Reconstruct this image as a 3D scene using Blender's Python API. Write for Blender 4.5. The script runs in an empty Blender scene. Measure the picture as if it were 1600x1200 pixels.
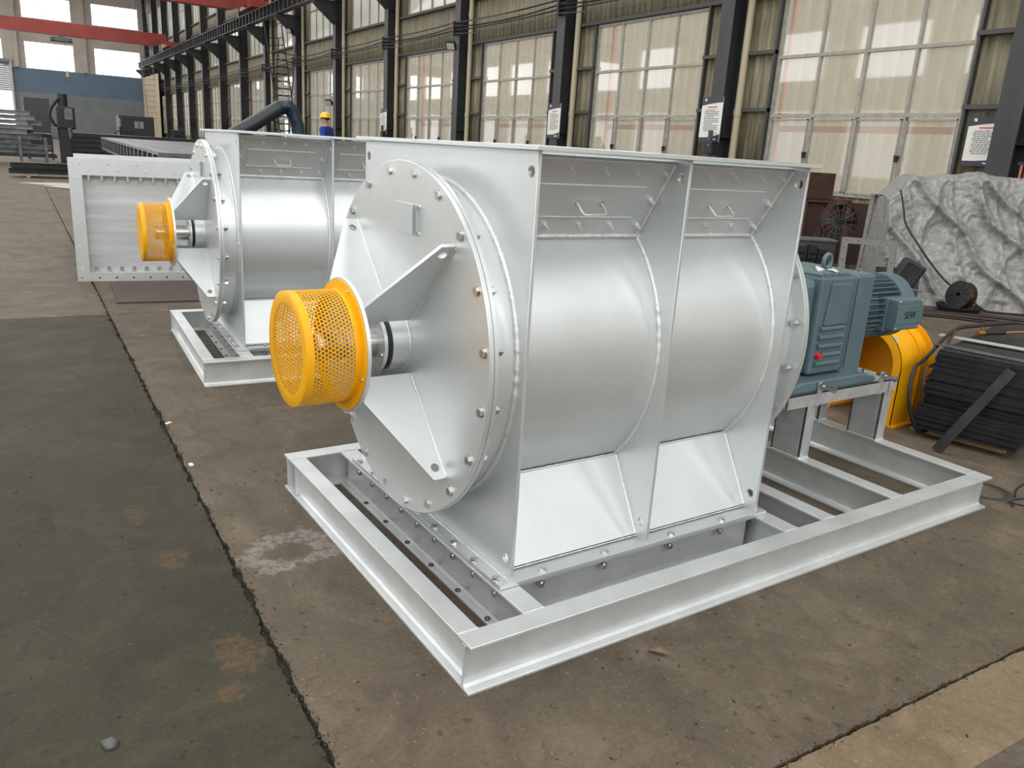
import bpy, bmesh, math, random
from mathutils import Vector, Matrix, Quaternion, noise
random.seed(7)
SC = bpy.context.scene
COL = SC.collection

# ---------------------------------------------------------------- camera
CAM_LOC = Vector((-1.036, -1.6414, 1.5))
F_PX, YAW, PITCH, ROLL = 1249.37, 0.973, -0.2826, 0.0632
_f = Vector((math.cos(PITCH) * math.cos(YAW), math.cos(PITCH) * math.sin(YAW), math.sin(PITCH)))
_r = Vector((math.sin(YAW), -math.cos(YAW), 0))
_u = _r.cross(_f)
_r2 = math.cos(ROLL) * _r + math.sin(ROLL) * _u
_u2 = -math.sin(ROLL) * _r + math.cos(ROLL) * _u
cam_data = bpy.data.cameras.new('camera')
cam_data.sensor_width = 36.0
cam_data.lens = F_PX / 1600 * 36
cam_data.clip_end = 400
cam = bpy.data.objects.new('camera', cam_data)
M = Matrix((_r2, _u2, -_f)).transposed().to_4x4()
M.translation = CAM_LOC
cam.matrix_world = M
COL.objects.link(cam)
SC.camera = cam

# ---------------------------------------------------------------- world, lights, exposure
world = bpy.data.worlds.new('overcast_sky')
SC.world = world
world.use_nodes = True
bg = world.node_tree.nodes['Background']
bg.inputs[0].default_value = (0.93, 0.97, 1.0, 1)
bg.inputs[1].default_value = 4.2
SC.view_settings.view_transform = 'Standard'
SC.view_settings.look = 'None'
SC.view_settings.gamma = 1.0
SC.view_settings.use_curve_mapping = False
SC.view_settings.exposure = 0.16
SC.cycles.max_bounces = 7
SC.cycles.diffuse_bounces = 3
SC.cycles.glossy_bounces = 4
SC.cycles.transparent_max_bounces = 12

BA = 0.043                       # the hall is turned a little against the machine
HALL = Matrix.Translation((CAM_LOC.x, CAM_LOC.y, 0)) @ Matrix.Rotation(-BA, 4, 'Z')
def hall_pt(p, q, z=0.0):
    return HALL @ Vector((p, q, z))

ROOF_Z = 14.2
def daylight(name, p, q, z, sx, sy, direction, radiance, color=(1, 1, 1)):
    """daylight coming in through a roof light or a window of the hall"""
    L = bpy.data.lights.new(name, 'AREA')
    L.shape = 'RECTANGLE'
    L.size, L.size_y = sx, sy
    L.energy = radiance * math.pi * sx * sy
    L.color = color
    o = bpy.data.objects.new(name, L)
    o.matrix_world = HALL @ Matrix.Translation((p, q, z)) @ Vector(direction).to_track_quat('-Z', 'Y').to_matrix().to_4x4()
    COL.objects.link(o)
    return o
SKY_RAD = 3.5
# roof lights: two glazed strips along the ridge of the hall
ROOF_P = (-8.0, -1.0, 6.0)
for pp in ROOF_P:
    for q0 in (-12, 14, 40, 66):
        daylight('roof_light_daylight', pp, q0 + 12, ROOF_Z - 0.1, 3.2, 24.0, (0, 0, -1), SKY_RAD, (1.0, 0.99, 0.97))
# window bands of the opposite long wall (behind the photographer's left)
for q0 in (-12, 18, 48, 78):
    daylight('window_daylight', -12.85, q0 + 9, 3.0, 28.0, 3.4, (1, 0, 0), 2.7, (0.95, 0.98, 1.0))
    daylight('window_daylight', -12.85, q0 + 9, 7.6, 28.0, 2.6, (1, 0, 0), 5.8, (0.95, 0.98, 1.0))

# unseen near gable windows, set close behind the photographer to brighten the machine's front
daylight('gable_fill_daylight', .5, -13.0, 3.6, 22.0, 5.0, (0, 1, 0), 1.1, (0.96, 0.98, 1.0))
daylight('gable_fill_daylight', .5, -13.0, 9.6, 22.0, 5.0, (0, 1, 0), 4.4, (0.96, 0.98, 1.0))

# ---------------------------------------------------------------- helpers
def S(o, label=None, cat=None, group=None, kind=None):
    if label: o['label'] = label
    if cat: o['category'] = cat
    if group: o['group'] = group
    if kind: o['kind'] = kind
    return o

class MB:
    def __init__(self):
        self.v = []; self.f = []
    def add(self, vs, fs):
        b = len(self.v)
        self.v += [tuple(p) for p in vs]
        self.f += [tuple(b + i for i in f) for f in fs]
        return self
    def box(self, x0, x1, y0, y1, z0, z1, m=None):
        vs = [Vector((x, y, z)) for z in (z0, z1) for y in (y0, y1) for x in (x0, x1)]
        if m is not None: vs = [m @ v for v in vs]
        return self.add(vs, [(0, 2, 3, 1), (4, 5, 7, 6), (0, 1, 5, 4), (2, 6, 7, 3), (0, 4, 6, 2), (1, 3, 7, 5)])
    def prism(self, poly, axis, lo, hi, m=None):
        n = len(poly)
        def P(a, b, w):
            v = {'x': Vector((w, a, b)), 'y': Vector((a, w, b)), 'z': Vector((a, b, w))}[axis]
            return m @ v if m is not None else v
        vs = [P(a, b, lo) for a, b in poly] + [P(a, b, hi) for a, b in poly]
        fs = [tuple(range(n - 1, -1, -1)), tuple(range(n, 2 * n))]
        fs += [(i, (i + 1) % n, n + (i + 1) % n, n + i) for i in range(n)]
        return self.add(vs, fs)
    def cyl(self, p0, p1, r0, r1=None, seg=24, caps=True):
        p0, p1 = Vector(p0), Vector(p1)
        r1 = r0 if r1 is None else r1
        d = (p1 - p0).normalized()
        a = d.orthogonal().normalized(); b = d.cross(a)
        vs = []
        for p, r in ((p0, r0), (p1, r1)):
            for i in range(seg):
                t = 2 * math.pi * i / seg
                vs.append(p + (a * math.cos(t) + b * math.sin(t)) * r)
        fs = [(i, (i + 1) % seg, seg + (i + 1) % seg, seg + i) for i in range(seg)]
        if caps: fs += [tuple(range(seg - 1, -1, -1)), tuple(range(seg, 2 * seg))]
        return self.add(vs, fs)
    def lathe(self, prof, origin, axis, seg=48, closed=False):
        """prof: (distance along axis, radius)"""
        d = Vector(axis).normalized(); o = Vector(origin)
        a = Vector((0, 0, 1)) if abs(d.z) < .9 else Vector((1, 0, 0))
        a = (a - d * a.dot(d)).normalized(); b = d.cross(a)
        vs = []
        for h, r in prof:
            for i in range(seg):
                t = 2 * math.pi * i / seg
                vs.append(o + d * h + (a * math.cos(t) + b * math.sin(t)) * max(r, 1e-5))
        n = len(prof); fs = []
        for k in range(n if closed else n - 1):
            k2 = (k + 1) % n
            for i in range(seg):
                j = (i + 1) % seg
                fs.append((k * seg + i, k * seg + j, k2 * seg + j, k2 * seg + i))
        return self.add(vs, fs)
    def tube(self, pts, r, seg=8, closed=False):
        pts = [Vector(p) for p in pts]; n = len(pts)
        rs = r if isinstance(r, (list, tuple)) else [r] * n
        vs = []; prev = None
        for i, p in enumerate(pts):
            if closed: d = pts[(i + 1) % n] - pts[i - 1]
            else: d = pts[min(i + 1, n - 1)] - pts[max(i - 1, 0)]
            d.normalize()
            if prev is None: a = d.orthogonal().normalized()
            else:
                a = prev - d * prev.dot(d)
                a = a.normalized() if a.length > 1e-6 else d.orthogonal().normalized()
            prev = a; b = d.cross(a)
            for k in range(seg):
                t = 2 * math.pi * k / seg
                vs.append(p + (a * math.cos(t) + b * math.sin(t)) * rs[i])
        fs = []
        for i in range(n if closed else n - 1):
            i2 = (i + 1) % n
            for k in range(seg):
                k2 = (k + 1) % seg
                fs.append((i * seg + k, i * seg + k2, i2 * seg + k2, i2 * seg + k))
        if not closed: fs += [tuple(range(seg - 1, -1, -1)), tuple(range((n - 1) * seg, n * seg))]
        return self.add(vs, fs)
    def mesh(self, name, mat=None, smooth=35):
        me = bpy.data.meshes.new(name)
        me.from_pydata(self.v, [], self.f)
        me.update()
        bm = bmesh.new(); bm.from_mesh(me)
        bmesh.ops.recalc_face_normals(bm, faces=bm.faces)
        bm.to_mesh(me); bm.free()
        if smooth:
            me.shade_smooth()
            me.set_sharp_from_angle(angle=math.radians(smooth))
        if mat: me.materials.append(mat)
        return me
    def build(self, name, mat, parent=None, smooth=35, bevel=0.0, matrix=None):
        o = bpy.data.objects.new(name, self.mesh(name, mat, smooth))
        COL.objects.link(o)
        if parent: o.parent = parent
        if matrix is not None: o.matrix_local = matrix
        if bevel:
            b = o.modifiers.new('bevel', 'BEVEL'); b.width = bevel; b.segments = 2; b.limit_method = 'ANGLE'
            b.angle_limit = math.radians(40)
        return o

def link(name, me, parent=None, loc=(0, 0, 0), rot=None):
    o = bpy.data.objects.new(name, me); COL.objects.link(o)
    if parent: o.parent = parent
    m = Matrix.Translation(loc)
    if rot is not None: m = m @ rot.to_matrix().to_4x4()
    o.matrix_local = m
    return o
def empty(name, matrix=None):
    o = bpy.data.objects.new(name, None); COL.objects.link(o)
    o.empty_display_size = .1
    if matrix is not None: o.matrix_world = matrix
    return o
def copy_tree(o, parent=None):
    c = o.copy(); COL.objects.link(c)
    if parent: c.parent = parent
    for ch in list(o.children): copy_tree(ch, c)
    return c
def circle(cx, cy, r, n=24):
    return [(cx + r * math.cos(2 * math.pi * i / n), cy + r * math.sin(2 * math.pi * i / n)) for i in range(n)]
def holed_plate(name, outer, holes, t, fmap, mat, parent=None, bevel=0.0, smooth=30):
    """flat plate with real openings; fmap(u, v, w) -> xyz, w from 0 to t"""
    bm = bmesh.new(); edges = []
    for loop in [outer] + holes:
        vs = [bm.verts.new((a, b, 0)) for a, b in loop]
        edges += [bm.edges.new((vs[i], vs[(i + 1) % len(vs)])) for i in range(len(vs))]
    bmesh.ops.triangle_fill(bm, use_beauty=True, use_dissolve=False, edges=edges)
    geo = bmesh.ops.extrude_face_region(bm, geom=list(bm.faces))
    for v in geo['geom']:
        if isinstance(v, bmesh.types.BMVert): v.co.z = t
    for v in bm.verts: v.co = Vector(fmap(*v.co))
    bmesh.ops.recalc_face_normals(bm, faces=bm.faces)
    me = bpy.data.meshes.new(name); bm.to_mesh(me); bm.free()
    me.shade_smooth(); me.set_sharp_from_angle(angle=math.radians(smooth))
    me.materials.append(mat)
    o = bpy.data.objects.new(name, me); COL.objects.link(o)
    if parent: o.parent = parent
    if bevel:
        b = o.modifiers.new('bevel', 'BEVEL'); b.width = bevel; b.segments = 1; b.limit_method = 'ANGLE'
        b.angle_limit = math.radians(50)
    return o
def bead(pts, r=0.006, parent=None, mat=None, step=0.008, name='weld_bead', closed=False):
    """a welded seam: rippled round bead along a path"""
    pts = [Vector(p) for p in pts]
    if closed: pts.append(pts[0])
    out = []; L = 0
    for a, b in zip(pts[:-1], pts[1:]):
        n = max(1, int((b - a).length / step))
        out += [a.lerp(b, i / n) for i in range(n)]
    if not closed: out.append(pts[-1])
    rs = [r * (0.85 + 0.5 * (i % 2) * random.random() + .25 * random.random()) for i in range(len(out))]
    return MB().tube(out, rs, 6, closed).build(name, mat, parent, smooth=60)

# ---------------------------------------------------------------- materials
def mat(name, color, rough=.5, metal=0., var=0., vscale=4., color2=None, bump=0., bscale=60., spec=.5, coat=0.,
        rvar=0., emit=None, stretch=None, detail=6.):
    m = bpy.data.materials.new(name); m.use_nodes = True
    nt = m.node_tree; N = nt.nodes; Lk = nt.links
    b = N['Principled BSDF']
    b.inputs['Base Color'].default_value = (*color, 1)
    b.inputs['Roughness'].default_value = rough
    b.inputs['Metallic'].default_value = metal
    b.inputs['Specular IOR Level'].default_value = spec
    b.inputs['Coat Weight'].default_value = coat
    tc = N.new('ShaderNodeTexCoord'); mp = N.new('ShaderNodeMapping')
    Lk.new(tc.outputs['Object'], mp.inputs[0])
    if stretch: mp.inputs['Scale'].default_value = stretch
    if var or color2:
        n = N.new('ShaderNodeTexNoise'); n.inputs['Scale'].default_value = vscale
        n.inputs['Detail'].default_value = detail; n.inputs['Roughness'].default_value = .62
        Lk.new(mp.outputs[0], n.inputs[0])
        r = N.new('ShaderNodeValToRGB')
        r.color_ramp.elements[0].position = .33; r.color_ramp.elements[1].position = .68
        c2 = color2 if color2 else tuple(c * (1 - var) for c in color)
        r.color_ramp.elements[0].color = (*c2, 1); r.color_ramp.elements[1].color = (*color, 1)
        Lk.new(n.outputs[0], r.inputs[0]); Lk.new(r.outputs[0], b.inputs['Base Color'])
    if rvar:
        n = N.new('ShaderNodeTexNoise'); n.inputs['Scale'].default_value = vscale * 1.7; n.inputs['Detail'].default_value = 5
        Lk.new(mp.outputs[0], n.inputs[0])
        mr = N.new('ShaderNodeMapRange'); mr.inputs[3].default_value = rough - rvar; mr.inputs[4].default_value = rough + rvar
        Lk.new(n.outputs[0], mr.inputs[0]); Lk.new(mr.outputs[0], b.inputs['Roughness'])
    if bump:
        n = N.new('ShaderNodeTexNoise'); n.inputs['Scale'].default_value = bscale; n.inputs['Detail'].default_value = 4
        Lk.new(mp.outputs[0], n.inputs[0])
        bp = N.new('ShaderNodeBump'); bp.inputs['Strength'].default_value = bump; bp.inputs['Distance'].default_value = .01
        Lk.new(n.outputs[0], bp.inputs['Height']); Lk.new(bp.outputs[0], b.inputs['Normal'])
    if emit:
        b.inputs['Emission Color'].default_value = (*emit[0], 1); b.inputs['Emission Strength'].default_value = emit[1]
    return m

silver = mat('silver_paint', (.695, .725, .73), .38, .62, var=.08, vscale=3, rvar=.06, bump=.03, bscale=220)
silver_beam = mat('silver_paint_beam', (.73, .755, .76), .40, .55, color2=(.63, .65, .655), vscale=7, rvar=.08, bump=.05, bscale=160)
weld_m = mat('silver_weld', (.78, .78, .77), .38, .75, bump=.3, bscale=300)
zinc = mat('zinc_bolt', (.72, .72, .70), .28, 1.0, var=.15, vscale=60)
shaft_m = mat('turned_steel', (.62, .60, .57), .22, 1.0)
yellow = mat('yellow_paint', (.90, .43, .004), .42, 0, var=.1, vscale=6, spec=.3)
yellow2 = mat('yellow_chain_guard_paint', (.86, .395, .004), .42, 0, var=.12, vscale=5, spec=.3)
black = mat('black_rubber', (.012, .012, .013), .55)
gear_m = mat('blue_grey_casting', (.118, .182, .205), .42, .15, var=.2, vscale=5, bump=.12, bscale=90, rvar=.06)
gear_dark = mat('blue_grey_fins', (.09, .14, .16), .5, .1)
red_plug = mat('red_plug', (.75, .03, .025), .4)
film = mat('white_film_scrap', (.8, .82, .82), .3)
galv = mat('galvanised_stand', (.66, .67, .68), .38, .55, color2=(.5, .51, .52), vscale=14, rvar=.08)
steel_dark = mat('dark_mill_steel', (.045, .047, .05), .45, .55, color2=(.022, .023, .025), vscale=6, rvar=.1)
steel_mid = mat('grey_mill_steel', (.20, .205, .21), .5, .6, color2=(.10, .10, .105), vscale=6)
rust = mat('rust_brown', (.13, .055, .035), .75, .1, color2=(.06, .03, .022), vscale=9)
tan_card = mat('pale_board', (.55, .46, .38), .8, color2=(.42, .35, .29), vscale=6)
wood = mat('raw_wood', (.50, .33, .18), .7, color2=(.33, .20, .10), vscale=6, stretch=(1, 9, 9))
green_p = mat('pale_green_paint', (.25, .42, .22), .55, color2=(.19, .33, .17), vscale=6)
copper = mat('copper_wire', (.75, .32, .14), .25, 1.0, bump=.2, bscale=400)
colm = mat('column_grey', (.055, .057, .059), .5, .2, color2=(.036, .037, .039), vscale=2, stretch=(1, 1, .4))
girt_m = mat('girt_dark', (.07, .07, .068), .6, .2)
clad = mat('cream_cladding', (.27, .243, .160), .6, color2=(.14, .123, .078), vscale=3.5, stretch=(1, 3, .35))
clad_out = mat('neighbour_cladding', (.66, .62, .53), .7, color2=(.56, .52, .44), vscale=2, stretch=(1, 3, .3))
win_fr = mat('aluminium_frame', (.36, .345, .30), .45, .25, color2=(.25, .24, .205), vscale=9)
pvc = mat('cream_pipe', (.45, .40, .28), .45, color2=(.46, .40, .27), vscale=5)
orange_p = mat('orange_paint', (.55, .17, .09), .6)
red_crane = mat('red_crane_paint', (.34, .05, .04), .45, color2=(.25, .038, .03), vscale=1.5)
blue_wall = mat('blue_wall_paint', (.13, .19, .26), .7, color2=(.11, .165, .225), vscale=.6)
grey_wall = mat('grey_wall_paint', (.22, .235, .255), .7, color2=(.18, .195, .21), vscale=.7)
plaster = mat('beige_wall_plaster', (.50, .45, .40), .8, color2=(.41, .365, .32), vscale=.6)
white_p = mat('white_print', (.72, .72, .68), .5)
navy = mat('navy_print', (.035, .035, .06), .5)
ink = mat('ink_print', (.06, .06, .065), .6)
red_ink = mat('red_print', (.60, .12, .08), .6)
hose_m = mat('blue_black_hose', (.012, .030, .048), .42, coat=.1)
skin_m = mat('skin', (.42, .24, .17), .5)
blue_cloth = mat('blue_workwear', (.012, .045, .30), .8, color2=(.01, .03, .2), vscale=14)
hat_m = mat('yellow_helmet_plastic', (.85, .58, .01), .3)
hair_m = mat('black_hair', (.01, .01, .01), .6)
hall_in = mat('hall_wall_light', (.50, .47, .41), .8, color2=(.4, .37, .32), vscale=.4)
roof_m = mat('roof_sheet', (.38, .38, .37), .7)
# ================================================================ floor
def concrete(name, c1, c2, c3, rough=.55, marks=(), speck=.55):
    m = bpy.data.materials.new(name); m.use_nodes = True
    nt = m.node_tree; N = nt.nodes; Lk = nt.links; b = N['Principled BSDF']
    geo = N.new('ShaderNodeNewGeometry')
    def noise_n(scale, detail=7, rough=.6, dist=0.):
        n = N.new('ShaderNodeTexNoise'); n.inputs['Scale'].default_value = scale; n.inputs['Detail'].default_value = detail
        n.inputs['Roughness'].default_value = rough; n.inputs['Distortion'].default_value = dist
        Lk.new(geo.outputs['Position'], n.inputs[0]); return n.outputs[0]
    def ramp(src, a, b_, ca=(0, 0, 0, 1), cb=(1, 1, 1, 1)):
        r = N.new('ShaderNodeValToRGB'); e = r.color_ramp.elements
        e[0].position, e[1].position, e[0].color, e[1].color = a, b_, ca, cb
        Lk.new(src, r.inputs[0]); return r.outputs[0]
    def mix(fac, a, b_):
        x = N.new('ShaderNodeMix'); x.data_type = 'RGBA'
        if hasattr(fac, 'links'): Lk.new(fac, x.inputs[0])
        else: x.inputs[0].default_value = fac
        for s, v in ((6, a), (7, b_)):
            if hasattr(v, 'links'): Lk.new(v, x.inputs[s])
            else: x.inputs[s].default_value = (*v, 1)
        return x.outputs[2]
    def mth(op, a, b_=0.):
        x = N.new('ShaderNodeMath'); x.operation = op
        for i, v in enumerate((a, b_)):
            if hasattr(v, 'links'): Lk.new(v, x.inputs[i])
            else: x.inputs[i].default_value = v
        return x.outputs[0]
    col = mix(ramp(noise_n(1.1, 8, .6, .6), .36, .66), c1, c2)
    col = mix(mth('MULTIPLY', ramp(noise_n(5.5, 9, .7, .4), .45, .72), .55), col, c3)
    col = mix(mth('MULTIPLY', ramp(noise_n(60, 10, .8), .42, .62), .45), col, tuple(x * .55 for x in c3))
    col = mix(mth('MULTIPLY', ramp(noise_n(2.4, 9, .72, 1.2), .50, .70), .5), col, tuple(min(1, x * 1.45) for x in c2))
    # swirled wear, pale scratches and dark grime spots
    wv = N.new('ShaderNodeTexWave'); wv.inputs['Scale'].default_value = .8; wv.inputs['Distortion'].default_value = 14; wv.inputs['Detail'].default_value = 4
    wv.inputs['Detail Scale'].default_value = 1.2
    Lk.new(geo.outputs['Position'], wv.inputs[0])
    col = mix(mth('MULTIPLY', ramp(wv.outputs[0], .86, 1.0), .22), col, tuple(x * .55 for x in c1))
    sc = N.new('ShaderNodeTexNoise'); sc.inputs['Scale'].default_value = 26; sc.inputs['Detail'].default_value = 8; sc.inputs['Roughness'].default_value = .75
    Lk.new(geo.outputs['Position'], sc.inputs[0])
    col = mix(mth('MULTIPLY', ramp(sc.outputs[0], .60, .72), .35), col, tuple(min(1, x * 1.7) for x in c2))
    vo = N.new('ShaderNodeTexVoronoi'); vo.inputs['Scale'].default_value = 17; vo.inputs['Randomness'].default_value = 1
    wob = N.new('ShaderNodeVectorMath'); wob.operation = 'ADD'
    nz = N.new('ShaderNodeTexNoise'); nz.inputs['Scale'].default_value = 45
    Lk.new(geo.outputs['Position'], nz.inputs[0])
    sc2 = N.new('ShaderNodeVectorMath'); sc2.operation = 'SCALE'; sc2.inputs[3].default_value = .035
    Lk.new(nz.outputs[1], sc2.inputs[0]); Lk.new(geo.outputs['Position'], wob.inputs[0]); Lk.new(sc2.outputs[0], wob.inputs[1])
    Lk.new(wob.outputs[0], vo.inputs['Vector'])
    keep = ramp(vo.outputs['Color'], .58, .62)
    spots = mth('MULTIPLY', mth('MULTIPLY', ramp(vo.outputs['Distance'], .10, .22, (1, 1, 1, 1), (0, 0, 0, 1)), keep), speck)
    col = mix(spots, col, tuple(x * .25 for x in c1))
    vo2 = N.new('ShaderNodeTexVoronoi'); vo2.inputs['Scale'].default_value = 48; Lk.new(wob.outputs[0], vo2.inputs['Vector'])
    sp2 = mth('MULTIPLY', mth('MULTIPLY', ramp(vo2.outputs['Distance'], .10, .24, (1, 1, 1, 1), (0, 0, 0, 1)), ramp(vo2.outputs['Color'], .60, .64)), min(1, speck * 1.3))
    col = mix(sp2, col, tuple(x * .22 for x in c1))
    sp3 = mth('MULTIPLY', mth('MULTIPLY', ramp(vo2.outputs['Distance'], .06, .20, (1, 1, 1, 1), (0, 0, 0, 1)), ramp(vo2.outputs['Color'], .36, .32)), .6)
    col = mix(sp3, col, tuple(min(1, x * 2.0) for x in c2))
    sep = N.new('ShaderNodeSeparateXYZ'); Lk.new(geo.outputs['Position'], sep.inputs[0])
    for (cx, cy, rx, ry, inner, mc, strength, ns) in marks:
        dx = mth('DIVIDE', mth('SUBTRACT', sep.outputs[0], cx), rx); dy = mth('DIVIDE', mth('SUBTRACT', sep.outputs[1], cy), ry)
        d = mth('SQRT', mth('ADD', mth('MULTIPLY', dx, dx), mth('MULTIPLY', dy, dy)))
        d = mth('ADD', d, mth('MULTIPLY', mth('SUBTRACT', noise_n(ns, 10, .78), .5), 4.2))
        mk = ramp(d, .78, 1.0, (1, 1, 1, 1), (0, 0, 0, 1))
        mk = mth('MULTIPLY', mk, ramp(noise_n(38, 8, .8), .40, .56))
        if inner: mk = mth('MULTIPLY', mk, ramp(d, inner - .12, inner + .12))
        col = mix(mth('MULTIPLY', mk, strength), col, mc)
    Lk.new(col, b.inputs['Base Color'])
    rr = N.new('ShaderNodeMapRange'); rr.inputs[3].default_value = rough - .14; rr.inputs[4].default_value = rough + .16
    Lk.new(noise_n(3.3, 5), rr.inputs[0]); Lk.new(rr.outputs[0], b.inputs['Roughness'])
    bp = N.new('ShaderNodeBump'); bp.inputs['Strength'].default_value = .25; bp.inputs['Distance'].default_value = .008
    Lk.new(noise_n(70, 6, .7), bp.inputs['Height']); Lk.new(bp.outputs[0], b.inputs['Normal'])
    b.inputs['Specular IOR Level'].default_value = .18
    return m

con_green = concrete('concrete_greenish', (.040, .038, .024), (.052, .049, .031), (.032, .032, .022), .66,
    marks=[(-.51, .50, .085, .09, 0, (.12, .072, .035), .7, 7), (-.56, .34, .06, .045, 0, (.12, .072, .035), .7, 8),
           (-.55, 1.17, .05, .08, 0, (.115, .07, .035), .6, 8), (-.62, 1.62, .04, .10, 0, (.10, .066, .035), .5, 8),
           (-.92, 1.72, .03, .16, 0, (.02, .017, .012), .6, 12)], speck=.35)
con_brown = concrete('concrete_brown', (.105, .084, .060), (.145, .118, .086), (.080, .061, .044), .62,
    marks=[(-.165, 1.07, .19, .15, .42, (.27, .255, .235), .8, 2.2)])
con_tan = concrete('concrete_tan', (.19, .142, .090), (.225, .172, .112), (.15, .11, .07), .55)
con_dusk = concrete('concrete_dull', (.105, .084, .068), (.13, .106, .086), (.085, .067, .054), .55)
dirt = mat('joint_dirt', (.018, .015, .011), .95, color2=(.035, .03, .022), vscale=40, bump=.5, bscale=90)

Q0, Q1, PL, PR = -12.5, 97.0, -12.6, 13.05
fl = MB().box(PL, 15.0, Q0, Q1 + 3, -.20, -.022).build('floor', dirt, None, 0, matrix=HALL)
S(fl, 'grey brown concrete workshop floor made of large slabs', 'floor', kind='structure')
JP, JQ, JQ2 = .54, 1.08, 7.28
def slab(p0, p1, q0, q1, m, jag=(0, 0, 0, 0)):
    """slab with a ragged edge on the sides where jag is set: left, right, near, far"""
    def edge(a, b, fixed, axis, amt, sgn):
        L = abs(b - a)
        if not amt: return [((fixed, a) if axis == 'p' else (a, fixed))]
        near_a = 0
        n = max(2, int(min(L, 20) / .012)); pts = []
        for i in range(n):
            t = a + (b - a) * i / n
            o = sgn * abs(.25 * amt + amt * (.5 * noise.noise(Vector((t * 3, fixed * 3, sgn))) + .6 * noise.noise(Vector((t * 14, fixed, sgn + 4))) + .7 * noise.noise(Vector((t * 41, fixed, sgn + 9)))))
            pts.append((fixed + o, t) if axis == 'p' else (t, fixed + o))
        return pts
    poly = edge(p0, p1, q0, 'q', jag[2], 1) + edge(q0, q1, p1, 'p', jag[1], -1) + edge(p1, p0, q1, 'q', jag[3], -1) + edge(q1, q0, p0, 'p', jag[0], 1)
    bm = bmesh.new()
    vs = [bm.verts.new((a, b, 0)) for a, b in poly]
    ed = [bm.edges.new((vs[i], vs[(i + 1) % len(vs)])) for i in range(len(vs))]
    bmesh.ops.triangle_fill(bm, use_beauty=True, use_dissolve=False, edges=ed)
    g = bmesh.ops.extrude_face_region(bm, geom=list(bm.faces))
    for v in g['geom']:
        if isinstance(v, bmesh.types.BMVert): v.co.z = -.02
    bmesh.ops.recalc_face_normals(bm, faces=bm.faces)
    me = bpy.data.meshes.new('floor_slab'); bm.to_mesh(me); bm.free(); me.materials.append(m)
    return link('floor_slab', me, fl)
g_ = .003
slab(PL, JP - g_, Q0, JQ2 - g_, con_green, (0, .017, 0, .002))
slab(JP + g_, 15, JQ + g_, JQ2 - g_, con_brown, (.017, 0, .010, .002))
slab(JP + g_, 15, JQ - .245, JQ - g_, con_tan, (.006, 0, 0, .006))
slab(JP + g_, 15, Q0, JQ - .246, con_dusk, (.006, 0, 0, 0))
for qa, qb in ((JQ2, 27.0), (27.0, 60.0), (60.0, Q1 + 2)):
    slab(PL, JP - g_, qa + g_, qb - g_, con_brown, (0, .012, 0, 0))
    slab(JP + g_, 15, qa + g_, qb - g_, con_brown, (.012, 0, 0, 0))

# ================================================================ right long wall
ORD = ['first', 'second', 'third', 'fourth', 'fifth', 'sixth', 'seventh', 'eighth', 'ninth', 'tenth', 'eleventh', 'twelfth', 'thirteenth', 'fourteenth', 'fifteenth', 'sixteenth', 'seventeenth', 'eighteenth', 'nineteenth', 'twentieth']
def nth(k): return ORD[k] if k >= 0 else ('unseen ' + ORD[-k - 1])
PW = 13.05
K0, K1 = -3, 15
def colq(k): return 6.73 + 6 * k
ZW = [(1.10, 4.66), (6.10, 8.60), (9.60, 12.6)]          # three tiers of windows
WQ0, WQ1 = 1.16, 5.08                                     # window span inside a bay
def corrugated(q0, q1, z0, z1, mb, p=PW, pitch=.22, depth=.03):
    n = max(1, round((q1 - q0) / pitch)); w = (q1 - q0) / n
    prof = []
    for i in range(n):
        a = q0 + i * w
        prof += [(0, a), (0, a + .40 * w), (-depth, a + .5 * w), (-depth, a + .72 * w), (0, a + .82 * w)]
    prof.append((0, q1))
    vs = [(p + d, q, z) for z in (z0, z1) for d, q in prof]; m_ = len(prof)
    mb.add(vs, [(i, i + 1, m_ + i + 1, m_ + i) for i in range(m_ - 1)])
wall = MB()
for k in range(K0, K1):
    q = colq(k)
    zs = [0] + [z for t in ZW for z in t] + [ROOF_Z]
    for i in range(0, len(zs), 2): corrugated(q, q + 6, zs[i], zs[i + 1], wall)
    for a, b in ZW:
        corrugated(q, q + WQ0, a, b, wall); corrugated(q + WQ1, q + 6, a, b, wall)
corrugated(Q0, colq(K0), 0, ROOF_Z, wall)
wr = wall.build('wall_right', clad, None, 20, matrix=HALL)
S(wr, 'long wall of dirty cream corrugated sheet behind the columns', 'wall', kind='structure')
so = wr.modifiers.new('thickness', 'SOLIDIFY'); so.thickness = .02; so.offset = -1

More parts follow.
